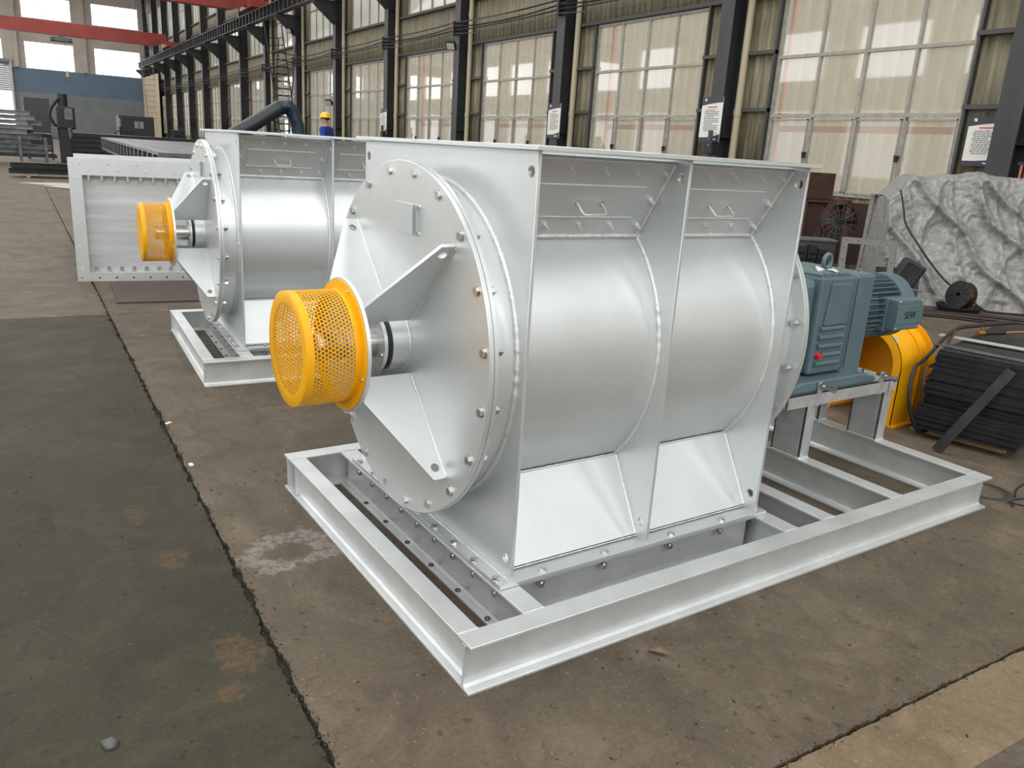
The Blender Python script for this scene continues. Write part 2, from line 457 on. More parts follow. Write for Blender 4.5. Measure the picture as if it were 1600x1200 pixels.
# glass: clear dusty panes below, frosted panes above
def glass_mat(name, dust, dustcol, tint, frosted=False):
    m = bpy.data.materials.new(name); m.use_nodes = True
    nt = m.node_tree; N = nt.nodes; Lk = nt.links
    for n in list(N): N.remove(n)
    out = N.new('ShaderNodeOutputMaterial')
    tr = N.new('ShaderNodeBsdfTranslucent' if frosted else 'ShaderNodeBsdfTransparent'); tr.inputs[0].default_value = (*tint, 1)
    df = N.new('ShaderNodeBsdfDiffuse'); df.inputs[0].default_value = (*dustcol, 1)
    gl = N.new('ShaderNodeBsdfGlossy'); gl.inputs['Roughness'].default_value = .12 if frosted else .03
    tc = N.new('ShaderNodeTexCoord'); no = N.new('ShaderNodeTexNoise'); no.inputs['Scale'].default_value = 1.3; no.inputs['Detail'].default_value = 6
    Lk.new(tc.outputs['Object'], no.inputs[0])
    mr = N.new('ShaderNodeMapRange'); mr.inputs[1].default_value = .3; mr.inputs[2].default_value = .7
    mr.inputs[3].default_value = dust * .75; mr.inputs[4].default_value = dust * 1.25
    Lk.new(no.outputs[0], mr.inputs[0])
    a = N.new('ShaderNodeMixShader'); Lk.new(mr.outputs[0], a.inputs[0]); Lk.new(tr.outputs[0], a.inputs[1]); Lk.new(df.outputs[0], a.inputs[2])
    fr = N.new('ShaderNodeFresnel'); fr.inputs[0].default_value = 1.6
    c = N.new('ShaderNodeMixShader'); gm0 = N.new('ShaderNodeNewGeometry'); mm0 = N.new('ShaderNodeMath'); mm0.operation = 'SUBTRACT'; mm0.inputs[0].default_value = 1.0; Lk.new(gm0.outputs['Backfacing'], mm0.inputs[1]); mm1 = N.new('ShaderNodeMath'); mm1.operation = 'MULTIPLY'; Lk.new(fr.outputs[0], mm1.inputs[0]); Lk.new(mm0.outputs[0], mm1.inputs[1]); Lk.new(mm1.outputs[0], c.inputs[0]); Lk.new(a.outputs[0], c.inputs[1]); Lk.new(gl.outputs[0], c.inputs[2])
    Lk.new(c.outputs[0], out.inputs[0])
    return m
glass = glass_mat('dusty_clear_glass', .32, (.55, .52, .45), (.93, .92, .88))
frost = glass_mat('frosted_glass', .25, (.52, .50, .44), (.60, .59, .55), True)

PWIN = 13.0
def pane_mesh(w, h, m, name='pane'):
    return MB().box(0, .006, 0, w, 0, h).mesh(name, m, 0)
PN = (WQ1 - WQ0) / 4
row_z = [(1.10, 2.46), (2.52, 3.57), (3.57, 4.66)]
fb = .035
pm_low = [pane_mesh(PN - 2 * fb * .6, b - a - 2 * fb * .6, glass) for a, b in row_z]
def tier_frame(z0, z1, rows, cols, sash_row=False):
    f = MB(); p0, p1 = PWIN - .03, PWIN + .05
    for i in range(cols + 1):
        q = WQ0 + (WQ1 - WQ0) * i / cols; w = .034 if i in (0, 2, 4) else .024
        f.box(p0, p1, q - w, q + w, z0, z1)
    for z in rows: f.box(p0 - .006, p1, WQ0 - .03, WQ1 + .03, z - .03, z + .03)
    if sash_row:                                          # sliding sashes in the bottom row
        a, b = row_z[0]
        for i in range(4):
            q0 = WQ0 + PN * i + .03; q1 = q0 + PN - .06; s = .028; d = -.022 if i % 2 else 0
            f.box(p0 + d, p0 + .02 + d, q0, q0 + s, a + .03, b - .03); f.box(p0 + d, p0 + .02 + d, q1 - s, q1, a + .03, b - .03)
            f.box(p0 + d, p0 + .02 + d, q0, q1, a + .03, a + .03 + s); f.box(p0 + d, p0 + .02 + d, q0, q1, b - .03 - s, b - .03)
    return f.mesh('window_frame', win_fr, 0)
fr_low = tier_frame(1.10, 4.66, [1.10, 2.49, 3.57, 4.66], 4, True)
fr_up = tier_frame(6.10, 8.60, [6.10, 7.4, 8.60], 4)
fr_top = tier_frame(9.60, 12.6, [9.60, 11.1, 12.6], 4)
pm_up = pane_mesh(PN - .05, 1.22, frost); pm_top = pane_mesh(PN - .05, 1.44, frost)
latch_me = MB().box(-.05, 0, -.02, .02, 0, .10).box(-.03, 0, -.045, .045, .07, .11).mesh('latch', black, 0)
wn = 0
for k in range(-2, K1):
    q = colq(k)
    wn += 1
    w = empty('window_%d' % wn, HALL @ Matrix.Translation((0, q, 0)))
    S(w, 'tall aluminium window of twelve dusty panes in the %s bay from the right' % nth(k), 'window', kind='structure')
    link('window_frame', fr_low, w)
    for r, (a, b) in enumerate(row_z):
        for i in range(4): link('pane', pm_low[r], w, (PWIN + .01, WQ0 + PN * i + fb * .6, a + fb * .6))
    if -1 <= k <= 3:
        link('latch', latch_me, w, (PWIN - .05, WQ0 + PN, 1.72)); link('latch', latch_me, w, (PWIN - .05, WQ0 + PN * 3, 1.72))
    for tier, (fm, pm, zs) in enumerate(((fr_up, pm_up, (6.13, 7.42)), (fr_top, pm_top, (9.63, 11.13)))):
        wn += 1
        w = empty('window_%d' % wn, HALL @ Matrix.Translation((0, q, 0)))
        S(w, 'frosted high window %s the crane runway in the %s bay from the right' % (('below', 'over')[tier], nth(k)), 'window', kind='structure')
        link('window_frame', fm, w)
        for z in zs:
            for i in range(4): link('pane', pm, w, (PWIN + .01, WQ0 + PN * i + .025, z))

# girts between columns and windows, top and bottom rails of the cladding
gm = MB()
for a, b, zz in ((.36, WQ0 - .05, (1.06, 2.60, 3.68)), (WQ1 + .05, 6.0, (1.06, 2.60, 3.68))):
    for z in zz: gm.box(12.86, 12.99, a, b, z - .035, z + .035)
for z in (4.74, 6.04, 8.7, 9.5): gm.box(12.88, 13.0, .36, 6.0, z - .04, z + .04)
for qq in (WQ0 - .09, WQ1 + .05): gm.box(12.90, 13.0, qq, qq + .05, .9, 4.7)
girt_me = gm.mesh('girt', girt_m, 0)
for k in range(-3, K1):
    o = link('trim_%d' % (k + 4), girt_me, None); o.matrix_world = HALL @ Matrix.Translation((0, colq(k), 0))
    S(o, 'dark steel wall rails around the %s window bay from the right' % nth(k), 'wall rail', kind='structure')

# steel columns with runway brackets
cm = MB()
cm.box(12.53, 12.555, 0, .36, 0, ROOF_Z).box(12.955, 12.98, 0, .36, 0, ROOF_Z).box(12.555, 12.955, .17, .19, 0, ROOF_Z)
col_me = cm.mesh('shaft', colm, 0)
br_me = MB().prism([(12.53, 7.30), (11.60, 7.30), (11.60, 7.12), (12.53, 6.35)], 'y', .16, .20).box(11.60, 12.53, .06, .30, 7.28, 7.31)
br_me.add([(11.6, .06, 7.12), (12.53, .06, 6.35), (12.53, .30, 6.35), (11.6, .30, 7.12)], [(0, 1, 2, 3)])
br_me = br_me.mesh('bracket', colm, 0)
base_me = MB().box(12.45, 13.03, -.06, .42, 0, .03).mesh('base_plate', colm, 0)
stiff_me = MB().box(12.556, 12.954, .005, .17, -.006, .006).mesh('stiffener', colm, 0)
for k in range(-3, K1 + 1):
    c = empty('column', HALL @ Matrix.Translation((0, colq(k), 0)))
    S(c, 'dark grey steel column, the %s from the right along the window wall' % nth(k), 'column', 'steel columns along the window wall')
    link('shaft', col_me, c); link('bracket', br_me, c); link('base_plate', base_me, c)
    link('stiffener', stiff_me, c, (0, 0, 6.35)); link('stiffener', stiff_me, c, (0, 0, 7.3)); link('stiffener', stiff_me, c, (0, 0, 2.05))

# crane runway girder: flanges, web, stiffeners and rail
rg = empty('crane_runway_girder', HALL)
S(rg, 'long steel crane runway girder on brackets high along the windows', 'girder')
MB().box(11.62, 11.98, -12, Q1 - 1, 7.31, 7.335).build('bottom_flange', steel_mid, rg, 0)
MB().box(11.58, 12.02, -12, Q1 - 1, 7.83, 7.86).build('top_flange', steel_mid, rg, 0)
MB().box(11.79, 11.81, -12, Q1 - 1, 7.335, 7.83).build('web', mat('runway_web_lit', (.38, .38, .36), .6), rg, 0)  # lit look of the web between the stiffeners put into its paler colour
st = MB(); n = 0
for i in range(int((Q1 + 10) / .75)):
    q = -11 + i * .75
    st.box(11.60, 12.0, q, q + .10, 7.335, 7.83)
S(st.build('stiffener', steel_dark, rg, 0), kind='stuff')
MB().box(11.765, 11.835, -12, Q1 - 1, 7.86, 7.95).build('rail', steel_mid, rg, 0)

# conductor wires clipped to the columns
wires_z = (5.32, 5.20, 5.09, 4.99)
clip_me = MB().box(12.40, 12.53, .05, .30, -.02, .02).box(12.36, 12.44, .1, .2, -.05, .05).mesh('insulator', black, 0)
for i, z in enumerate(wires_z):
    ps = []
    for k in range(-3, K1 + 1):
        for t in (0, .25, .5, .75):
            ps.append((12.40, colq(k) + .15 + 6 * t, z - (.10 * 4 * t * (1 - t) if i % 2 else .05 * 4 * t * (1 - t))))
    ps = [p for p in ps if p[1] < Q1 - .5]
    o = MB().tube(ps, .020 if i < 3 else .012, 6).build('conductor_wire', steel_dark if i < 3 else steel_mid, None, 60, matrix=HALL)
    S(o, '%s of four wires strung along the columns under the runway' % ('topmost', 'second from the top', 'third from the top', 'lowest and thinnest')[i], 'wire', 'wires along the columns')
    for k in range(-2, 8): link('insulator', clip_me, o, (0, colq(k) + (0), z))

# cream drain pipes beside the near columns
pipe_me = MB().cyl((12.86, 0, 0), (12.86, 0, 12), .075, seg=20).mesh('pipe', pvc)
sock_me = MB().cyl((12.86, 0, -.06), (12.86, 0, .06), .088, seg=20).mesh('socket', pvc)
for k in range(-2, 8):
    o = empty('drain_pipe', HALL @ Matrix.Translation((0, colq(k) - .13, 0)))
    S(o, 'cream plastic drain pipe beside the %s steel column from the right' % nth(k), 'pipe', 'drain pipes beside the columns')
    link('pipe', pipe_me, o)
    for z in (2.55, 5.6, 8.6): link('socket', sock_me, o, (0, 0, z))

# neighbour building seen through the glass
nb = MB(); corrugated(-30, 190, 0, 7.4, nb, p=20.0, pitch=.44, depth=.06)
S(nb.build('wall_outside', clad_out, None, 20, matrix=HALL), 'pale corrugated wall of the neighbouring shed seen through the window glass', 'wall', kind='structure')
o = MB().box(15.0, 40, -60, 220, -.2, -.03).build('floor_outside', mat('yard_concrete', (.45, .43, .40), .8), None, 0, matrix=HALL); S(o, 'pale concrete yard outside the windows', 'ground', kind='structure')
for k in range(-1, 4):
    o = MB().box(13.9, 13.98, .42, .50, 0, 5.0).box(13.9, 13.96, -3.6, .42, 2.24, 2.36).build('outside_post', orange_p, None, 0, matrix=HALL @ Matrix.Translation((0, colq(k) + 5.25, 0)))
    S(o, 'orange steel post and rail outside the %s window bay from the right' % nth(k), 'post', 'orange posts outside the windows')

# ================================================================ far end wall
ew = []
XW = [(-10.5, -6.3), (-4.4, -.17), (1.72, 5.95), (7.82, 12.06)]
ZT = [(6.48, 8.95), (11.12, 13.1)]
D0, D1, DZ = -4.6, .30, 6.9
def grid_wall(name, m, u0, u1, v0, v1, holes, fm, t):
    us = sorted({u0, u1} | {x for h in holes for x in h[:2]}); vs_ = sorted({v0, v1} | {x for h in holes for x in h[2:]})
    mb = MB()
    for a, b in zip(us[:-1], us[1:]):
        for c, d in zip(vs_[:-1], vs_[1:]):
            if any(h[0] < (a + b) / 2 < h[1] and h[2] < (c + d) / 2 < h[3] for h in holes): continue
            P = [fm(u, v, w) for w in (0, t) for u, v in ((a, c), (b, c), (b, d), (a, d))]
            mb.add(P, [(0, 1, 2, 3), (7, 6, 5, 4), (0, 4, 5, 1), (1, 5, 6, 2), (2, 6, 7, 3), (3, 7, 4, 0)])
    return mb.build(name, m, None, 0, matrix=HALL)
def rect_wall(name, m, u0, u1, z0, z1, holes, fm, label, t=.25, kind='structure'):
    o = grid_wall(name, m, u0, u1, z0, z1, holes, fm, t)
    return S(o, label, 'wall', kind=kind)
fm_end = lambda u, v, w: (u, Q1 + w, v)
rect_wall('wall_end', plaster, PL, PR + .4, 6.46, ROOF_Z, [(a, b, c if c > 7 else 6.5, d) for a, b in XW for c, d in ZT], fm_end, 'beige upper part of the far end wall around bright windows')
rect_wall('wall_end_blue', blue_wall, D1, PR + .4, 4.2, 6.46, [], fm_end, 'blue painted band of the far end wall under the windows')
rect_wall('wall_end_grey', grey_wall, D1, PR + .4, 0, 4.2, [], fm_end, 'grey painted foot of the far end wall')
rect_wall('wall_end_left', grey_wall, PL, D0, 0, 6.46, [], fm_end, 'grey end wall beyond the roller door')
for i, (a, b) in enumerate(XW):
    for j, (c, d) in enumerate(ZT):
        wn += 1
        w = empty('window_%d' % wn, HALL)
        S(w, 'glaring white %s window, %s from the left in the far end wall' % (('lower', 'upper')[j], ORD[i]), 'window', kind='structure')
        f = MB()
        for t in range(5):
            x = a + (b - a) * t / 4; f.box(x - .025, x + .025, Q1 + .1, Q1 + .15, c, d)
        for z in (c, (c + d) / 2, d): f.box(a, b, Q1 + .1, Q1 + .15, z - .025, z + .025)
        f.build('window_frame', win_fr, w, 0)
# columns on the end wall
for x in (-5.2, .95, 6.9):
    o = MB().box(x - .2, x + .2, Q1 - .35, Q1 - .01, 6.5, ROOF_Z).build('wall_post', plaster, None, 0, matrix=HALL)
    S(o, {-5.2: 'beige post on the end wall over the roller door', .95: 'beige post left of the end wall windows', 6.9: 'beige post between the two end wall window columns'}[x], 'post')
# roller door, half up
rd = empty('door_1', HALL); S(rd, 'grey roller door pulled half up at the far left', 'door', kind='structure')
MB().box(D1 - .02, D1 + .18, Q1 - .3, Q1, 0, 7.1).build('door_frame', mat('door_frame_paint', (.5, .5, .5), .5), rd, 0)
for i in range(13):
    MB().box(D0, D1, Q1 - .10, Q1 - .06 - (.02 if i % 2 else 0), 4.2 + i * .2, 4.39 + i * .2).build('slat', mat('door_slat', (.32, .33, .34), .5) if i == 0 else bpy.data.materials['door_slat'], rd, 0)
MB().cyl((D0, Q1 - .25, 6.95), (D1, Q1 - .25, 6.95), .22, seg=20).build('roller_box', grey_wall, rd)

# corrugated partition standing in the far right corner
pb = MB(); corrugated(86.5, Q1 - .2, 0, 6.5, pb, p=12.2, pitch=.5, depth=.08); pb.box(12.2, 12.25, 86.4, 86.5, 0, 6.5)
o = pb.build('partition', mat('pale_partition_sheet', (.55, .47, .33), .6, color2=(.42, .35, .25), vscale=1, stretch=(1, 2, .2)), None, 20, matrix=HALL)
S(o, 'pale ribbed sheet partition in the far right corner beside the blue wall', 'partition')

# ================================================================ unseen rest of the hall: opposite wall, near wall, roof
fm_left = lambda u, v, w: (PL + .1 - w, u, v)
hl = []
for k in range(-3, 16):
    q = colq(k)
    for c, d in ((1.3, 4.7), (6.3, 8.9)):
        if q + 5.1 < Q1: hl.append((q + 1.1, q + 5.1, c, d))
rect_wall('wall_left', hall_in, Q0, Q1, 0, ROOF_Z, hl, fm_left, 'opposite long wall of the hall with window openings')
rect_wall('wall_near', hall_in, PL - .3, PR + .4, 0, ROOF_Z, [(-10.4 + 5.5 * i, -5.6 + 5.5 * i, c, d) for i in range(4) for c, d in ((1.2, 6.0), (7.2, 12.0))], lambda u, v, w: (u, Q0 - w, v), 'near gable wall set close behind the viewer, its windows added to light the machine')
o = MB().box(PL - .75, PL - .65, Q0 - 1, Q1, 0, ROOF_Z).build('wall_left_sky_block', hall_in, None, 0, matrix=HALL); S(o, 'solid outer layer added to block the sky behind the opposite wall', 'wall', kind='structure')  # unseen opaque layer, added so no sky light enters past the window lamps
o = MB().box(PL - .7, PR + .5, Q0 - .85, Q0 - .75, 0, ROOF_Z).box(PR + .4, PR + .5, Q0 - .75, Q0 + .02, 0, ROOF_Z).box(PL - .75, PL - .25, Q0 - .75, Q0 - .6, 0, ROOF_Z).build('wall_near_sky_block', hall_in, None, 0, matrix=HALL); S(o, 'solid outer layer added to block the sky behind the near gable', 'wall', kind='structure')  # added opaque backing that shuts the sky out and closes the gable cavity
rfm = lambda u, v, w: (u, v, ROOF_Z + w)
o = grid_wall('ceiling', roof_m, PL - .8, PR + .5, Q0 - .9, Q1 + .4, [], rfm, .12)
o.matrix_world = HALL; S(o, 'sheet roof with long roof lights', 'ceiling', kind='structure')

# ================================================================ overhead cranes
def crane(q, z0, z1, label, hoist_p):
    c = empty('overhead_crane', HALL @ Matrix.Translation((0, q, 0)))
    S(c, label, 'crane', 'red overhead cranes')
    MB().prism([(-11.6, z0), (10.6, z0), (11.5, z0 + .35), (11.5, z1), (-11.6, z1)], 'y', -.3, .3).build('bridge_girder', red_crane, c, 0)
    MB().box(11.35, 12.25, -1.3, 1.3, 7.98, 8.35).build('end_carriage', red_crane, c, 0)
    for d in (-1, 1): MB().cyl((11.72, d, 8.02), (11.88, d, 8.02), .08, seg=16).build('wheel', steel_dark, c)
    if hoist_p is not None:
        h = MB().box(hoist_p - .5, hoist_p + .5, -.35, .35, z0 - .42, z0 - .15).box(hoist_p - .22, hoist_p + .22, -.25, .25, z0 - .15, z0 + .02)
        h.cyl((hoist_p - .75, 0, z0 - .32), (hoist_p + .75, 0, z0 - .32), .16, seg=16)
        h.build('hoist', steel_mid, c)
        MB().cyl((hoist_p + .2, 0, z0 - .4), (hoist_p + .2, 0, 5.4), .012, seg=6).build('rope', steel_dark, c)
        MB().box(hoist_p + .1, hoist_p + .3, -.08, .08, 5.0, 5.45).build('hook_block', mat('hook_block_paint', (.5, .42, .3), .5), c, 0)
        MB().tube([(hoist_p + .2 + .12 * math.sin(a), 0, 4.86 - .14 * math.cos(a)) for a in [i * .35 - 2.8 for i in range(14)]], .035, 8).build('hook', steel_mid, c)
crane(76.0, 8.0, 8.95, 'red bridge crane crossing before the far end wall windows', 3.9)
crane(48.0, 7.85, 9.0, 'nearer red bridge crane at the top edge of the picture', None)
# ================================================================ the rotary feeder
YC, ZC = .822, .847
X1, X2, X3 = .286, .870, 1.454
B0, B1 = .2305, 1.4135
ZB, ZT_ = .176, 1.507
LF, WF, HF = 2.863, 1.628, .160
TB = .012

def hexbolt_mesh(name, r, head, shank, nut=True, washer=True):
    """bolt along +X: head at x = 0..-head (outside), shank and nut behind"""
    m = MB()
    m.prism([(r * math.cos(a), r * math.sin(a)) for a in [i * math.pi / 3 for i in range(6)]], 'x', -head, 0)
    if washer: m.cyl((-.0012, 0, 0), (.0012, 0, 0), r * 1.25, seg=18)
    if shank: m.cyl((0, 0, 0), (shank, 0, 0), r * .5, seg=12)
    if nut and shank:
        m.prism([(r * math.cos(a + .3), r * math.sin(a + .3)) for a in [i * math.pi / 3 for i in range(6)]], 'x', shank - r * 1.5, shank - r * .5)
    return m.mesh(name, zinc, 30)
bolt_big = hexbolt_mesh('bolt', .0135, .010, .062)
bolt_foot = hexbolt_mesh('bolt', .0125, .010, .062)
bolt_small = hexbolt_mesh('bolt', .009, .008, 0, False)
_m = MB().prism([(.0095 * math.cos(i * math.pi / 3), .0095 * math.sin(i * math.pi / 3)) for i in range(6)], 'x', -.010, 0).cyl((-.024, 0, 0), (0, 0, 0), .0052, seg=10).cyl((-.0012, 0, 0), (.001, 0, 0), .012, seg=14)
bolt_stud = _m.mesh('bolt', weld_m, 30)
bolt_tiny = hexbolt_mesh('bolt', .006, .005, 0, False)
def put(me, parent, loc, d, roll=0., name='bolt'):
    """place a bolt so that its head looks along d"""
    q = (-Vector(d)).to_track_quat('X', 'Z') @ Quaternion((1, 0, 0), roll)
    return link(name, me, parent, loc, q)

def ibeam(parent, p0, p1, w=.078, h=HF, holes=None, name='beam', ends=(0, 0), bake=False):
    """I-beam between two points of its centre line on the floor; ends = trim of the web"""
    p0, p1 = Vector((*p0, 0)), Vector((*p1, 0)); L = (p1 - p0).length; d = (p1 - p0) / L
    m = MB(); t = .010; s = .007
    R = Matrix((d, Vector((-d.y, d.x, 0)), Vector((0, 0, 1)))).transposed().to_4x4(); R.translation = p0
    m.box(0, L, -w / 2, w / 2, 0, t).box(0, L, -w / 2, w / 2, h - t, h).box(ends[0], L - ends[1], -s / 2, s / 2, t, h - t)
    for sg in (-1, 1):                                # fillets between web and flanges
        for z0, z1 in ((t, t + .010), (h - t, h - t - .010)):
            m.prism([(sg * s / 2, z0), (sg * (s / 2 + .010), z0), (sg * s / 2, z1)], 'x', ends[0], L - ends[1])
    if bake:
        m.v = [tuple(R @ Vector(v)) for v in m.v]; R = Matrix.Identity(4)
    o = m.build(name, silver_beam, parent, 30, bevel=.0015, matrix=R)
    return o

def channel_post(parent, x0, x1, y0, y1, z0, z1, open_dir):
    """upright channel section, open towards +-y"""
    t = .008; m = MB()
    m.box(x0, x0 + t, y0, y1, z0, z1).box(x1 - t, x1, y0, y1, z0, z1)
    yw = y0 if open_dir > 0 else y1 - t
    m.box(x0, x1, yw, yw + t, z0, z1)
    return m.build('post', galv, parent, 0, bevel=.001)

def build_feeder():
    root = empty('rotary_feeder')
    # ------------------------------------------------------------ base frame
    w = .078; hw = w / 2
    fr = ibeam(root, (0, hw), (LF, hw), name='base_frame', bake=True)
    ibeam(fr, (0, WF - hw), (LF, WF - hw))
    xs = (.035, .270, 1.488, 1.719, 2.199, LF - hw)
    for i, x in enumerate(xs):
        o = ibeam(fr, (x, w + .0005), (x, WF - w - .0005), w=.07 if i == 0 else w)
    ibeam(fr, (.31, .266), (1.449, .266)); ibeam(fr, (.31, WF - .266), (1.449, WF - .266))
    # welded seams of the frame, stiffener at the far left corner
    MB().prism([(.05, .012), (.006, .012), (.006, .148), (.05, .148)], 'y', 1.50, 1.508).build('stiffener', silver_beam, fr, 0)
    for y in (w, WF - w):
        for x in xs: bead([(x - .035, y, HF + .001), (x + .035, y, HF + .001)], .0022, fr, weld_m, .012)
    # foundation holes in the lower flange (dark countersinks) of the second cross beam
    for i in range(6): MB().lathe([(0, .010), (.003, .010), (.003, .007), (-.004, .006), (-.004, 0)], (.247, .30 + i * .20, .0102), (0, 0, 1), 14).build('bolt_hole', black, fr)

    # ------------------------------------------------------------ housing plates
    def end_plate(x):
        ho = [circle(y, z, .0165, 20) for y, z in ((.262, 1.449), (.267, .244), (2 * YC - .262, 1.449), (2 * YC - .267, .244))]
        return holed_plate('end_plate', [(B0, ZB), (B1, ZB), (B1, ZT_), (B0, ZT_)], ho, TB, lambda u, v, w: (x - TB / 2 + w, u, v), silver, root, bevel=.0012)
    for x in (X1, X2, X3): end_plate(x)
    # bottom flange angles
    bf = MB()
    bf.box(X1 - .052, X3 + .052, B0 - .012, .292, HF + .002, ZB).box(X1 - .052, X3 + .052, 1.352, B1 + .012, HF + .002, ZB)
    bf.box(X1 - .052, X1 - .006, .292, 1.352, HF + .002, ZB).box(X3 + .006, X3 + .052, .292, 1.352, HF + .002, ZB)
    bf = bf.build('bottom_flange', silver, root, 0, bevel=.001)
    for xa in (X1, X2):
        for f in (.22, .68): put(bolt_foot, bf, (xa + (X2 - X1) * f, .241, ZB + .001), (0, 0, 1), random.random())
    for i in range(9): put(bolt_foot, bf, (X1 - .042, .26 + i * .138, ZB + .001), (0, 0, 1), random.random())
    for i in range(9): put(bolt_foot, bf, (X3 + .030, .26 + i * .138, ZB + .001), (0, 0, 1), random.random())
    # top flange frame
    holed_plate('top_flange', [(X1 - .034, B0 - .034), (X3 + .024, B0 - .034), (X3 + .024, B1 + .034), (X1 - .034, B1 + .034)],
        [[(X1 + .03, .33), (X2 - .02, .33), (X2 - .02, 1.31), (X1 + .03, 1.31)], [(X2 + .02, .33), (X3 - .03, .33), (X3 - .03, 1.31), (X2 + .02, 1.31)]],
        .014, lambda u, v, w: (u, v, ZT_ + w), silver, root, bevel=.0015)
    # ------------------------------------------------------------ per bay: drum, hopper, access panels
    PB, PT = Vector((0, .440, 1.250)), Vector((0, .291, 1.495))      # lower and upper edge of the sloped panel
    tv = (PT - PB); tl = tv.length; tv.normalize(); nv = Vector((0, -tv.z, tv.y))
    if nv.y > 0: nv = -nv
    RD = .547
    for xa, xb in ((X1 + TB / 2, X2 - TB / 2), (X2 + TB / 2, X3 - TB / 2)):
        MB().lathe([(0, RD), (xb - xa, RD)], (xa, YC, ZC), (1, 0, 0), 120).build('drum_shell', silver, root, 60)
        for s in (1, -1):                                             # front and back
            def Y(y): return y if s == 1 else 2 * YC - y
            hp = MB().prism([(Y(.437), .449), (Y(.288), .188), (Y(.298), .182), (Y(.447), .443)], 'x', xa, xb).build('hopper_panel', silver, root, 0)
            L = xb - xa
            def pt(u, t, n): 
                v = PB + tv * (t * tl) + nv * n
                return (xa + u * L, Y(v.y), v.z)
            q = MB(); c = [pt(0, 0, 0), pt(1, 0, 0), pt(1, 1, 0), pt(0, 1, 0), pt(0, 0, -.008), pt(1, 0, -.008), pt(1, 1, -.008), pt(0, 1, -.008)]
            q.add(c, [(0, 1, 2, 3), (4, 7, 6, 5), (0, 4, 5, 1), (1, 5, 6, 2), (2, 6, 7, 3), (3, 7, 4, 0)])
            ap = q.build('access_panel', silver, root, 0)
            d = MB(); cc = [(.12, .27), (.86, .27), (.86, .68), (.12, .68)]
            d.add([pt(u, t, .006) for u, t in cc] + [pt(u, t, 0) for u, t in cc], [(0, 1, 2, 3), (0, 4, 5, 1), (1, 5, 6, 2), (2, 6, 7, 3), (3, 7, 4, 0)])
            d.build('door_plate', silver, ap, 0)
            if s == 1:
                bead([pt(.12, .27, .004), pt(.86, .27, .004)], .0035, ap, weld_m)
                bead([pt(.86, .27, .003), pt(.86, .68, .003), pt(.12, .68, .003), pt(.12, .27, .003)], .0018, ap, weld_m)
                for u in (.05, .28, .51, .74, .95):
                    for t in (.145, .87): put(bolt_stud, ap, pt(u, t, .001), nv, random.random())
                for u in (.045, .955): put(bolt_stud, ap, pt(u, .5, .001), nv, random.random())
                hd = [pt(.42, .46, 0), pt(.42, .43, .045), pt(.435, .42, .052), pt(.575, .42, .052), pt(.59, .43, .045), pt(.59, .46, 0)]
                MB().tube(hd, .0042, 8).build('handle', weld_m, ap, 60)
                for u in (.42, .59): MB().cyl(pt(u, .46, -.001), pt(u, .46, .006), .008, seg=10).build('handle_foot', weld_m, ap)
                bead([pt(0, 0, .002), pt(1, 0, .002)], .0075, root, weld_m)
                bead([pt(.99, .02, .002), pt(.995, .98, .002)], .0065, root, weld_m)
                bead([pt(0, .985, .002), pt(1, .985, .002)], .0035, root, weld_m)
                a0, a1 = math.radians(133), math.radians(226)
                bead([(xb - .003, YC + (RD + .002) * math.cos(a0 + (a1 - a0) * i / 40), ZC + (RD + .002) * math.sin(a0 + (a1 - a0) * i / 40)) for i in range(41)], .0085, root, weld_m)
                bead([(xa, .437, .449), (xb, .437, .449)], .004, root, weld_m)
                bead([(xb - .002, .435, .445), (xb - .002, .288, .19)], .0065, root, weld_m)
                bead([(xa, .286, .183), (xb, .286, .183)], .0025, root, weld_m)
    bead([(X1 - .007, y, ZB + .001) for y in (.235, 1.40)], .005, root, weld_m)
    # ------------------------------------------------------------ end covers
    RC = .605
    def end_cover(side):
        s = side; xf = .152 if s < 0 else X1 + X3 - .152            # outer face
        sg = 1 if s < 0 else -1                                     # direction inwards
        X = lambda a: xf + sg * a
        neck = MB().lathe([(0, .553), (.104, .553)], (X(.030), YC, ZC), (sg, 0, 0), 120).build('neck_ring', silver, root, 60)
        bead([(X(.126), YC + .556 * math.cos(i * math.pi / 60), ZC + .556 * math.sin(i * math.pi / 60)) for i in range(120)], .0095, neck, weld_m, closed=True)
        MB().lathe([(.0165, .5), (.0165, RC), (.030, RC), (.030, .5)], (xf, YC, ZC), (sg, 0, 0), 128).build('counter_flange', silver, root, 30)
        cv = MB().lathe([(0, .002), (0, .09), (0, RC - .0015), (.0015, RC), (.0145, RC), (.0145, .002)], (xf, YC, ZC), (sg, 0, 0), 128).build('end_cover', silver, root, 30)
        for i in range(20):
            a = math.radians(9 + 18 * i)
            put(bolt_big, cv, (xf, YC + .574 * math.cos(a), ZC + .574 * math.sin(a)), (-sg, 0, 0), random.random())
        # hub, packing gland and shaft
        MB().lathe([(.0, .100), (-.064, .100), (-.064, .05)], (xf, YC, ZC), (sg, 0, 0), 64).build('hub', silver, cv, 30)
        bead([(X(-.003), YC + .102 * math.cos(i * math.pi / 24), ZC + .102 * math.sin(i * math.pi / 24)) for i in range(48)], .004, cv, weld_m, closed=True)
        MB().lathe([(-.064, .094), (-.083, .094), (-.083, .04)], (xf, YC, ZC), (sg, 0, 0), 64).build('packing', black, cv, 30)
        gl = MB().lathe([(-.083, .04), (-.083, .099), (-.095, .099), (-.095, .04)], (xf, YC, ZC), (sg, 0, 0), 64).build('gland_ring', silver_beam, cv, 30)
        for i in range(4):
            a = math.radians(20 + 90 * i); put(bolt_tiny, cv, (X(-.0955), YC + .080 * math.cos(a), ZC + .080 * math.sin(a)), (-sg, 0, 0))
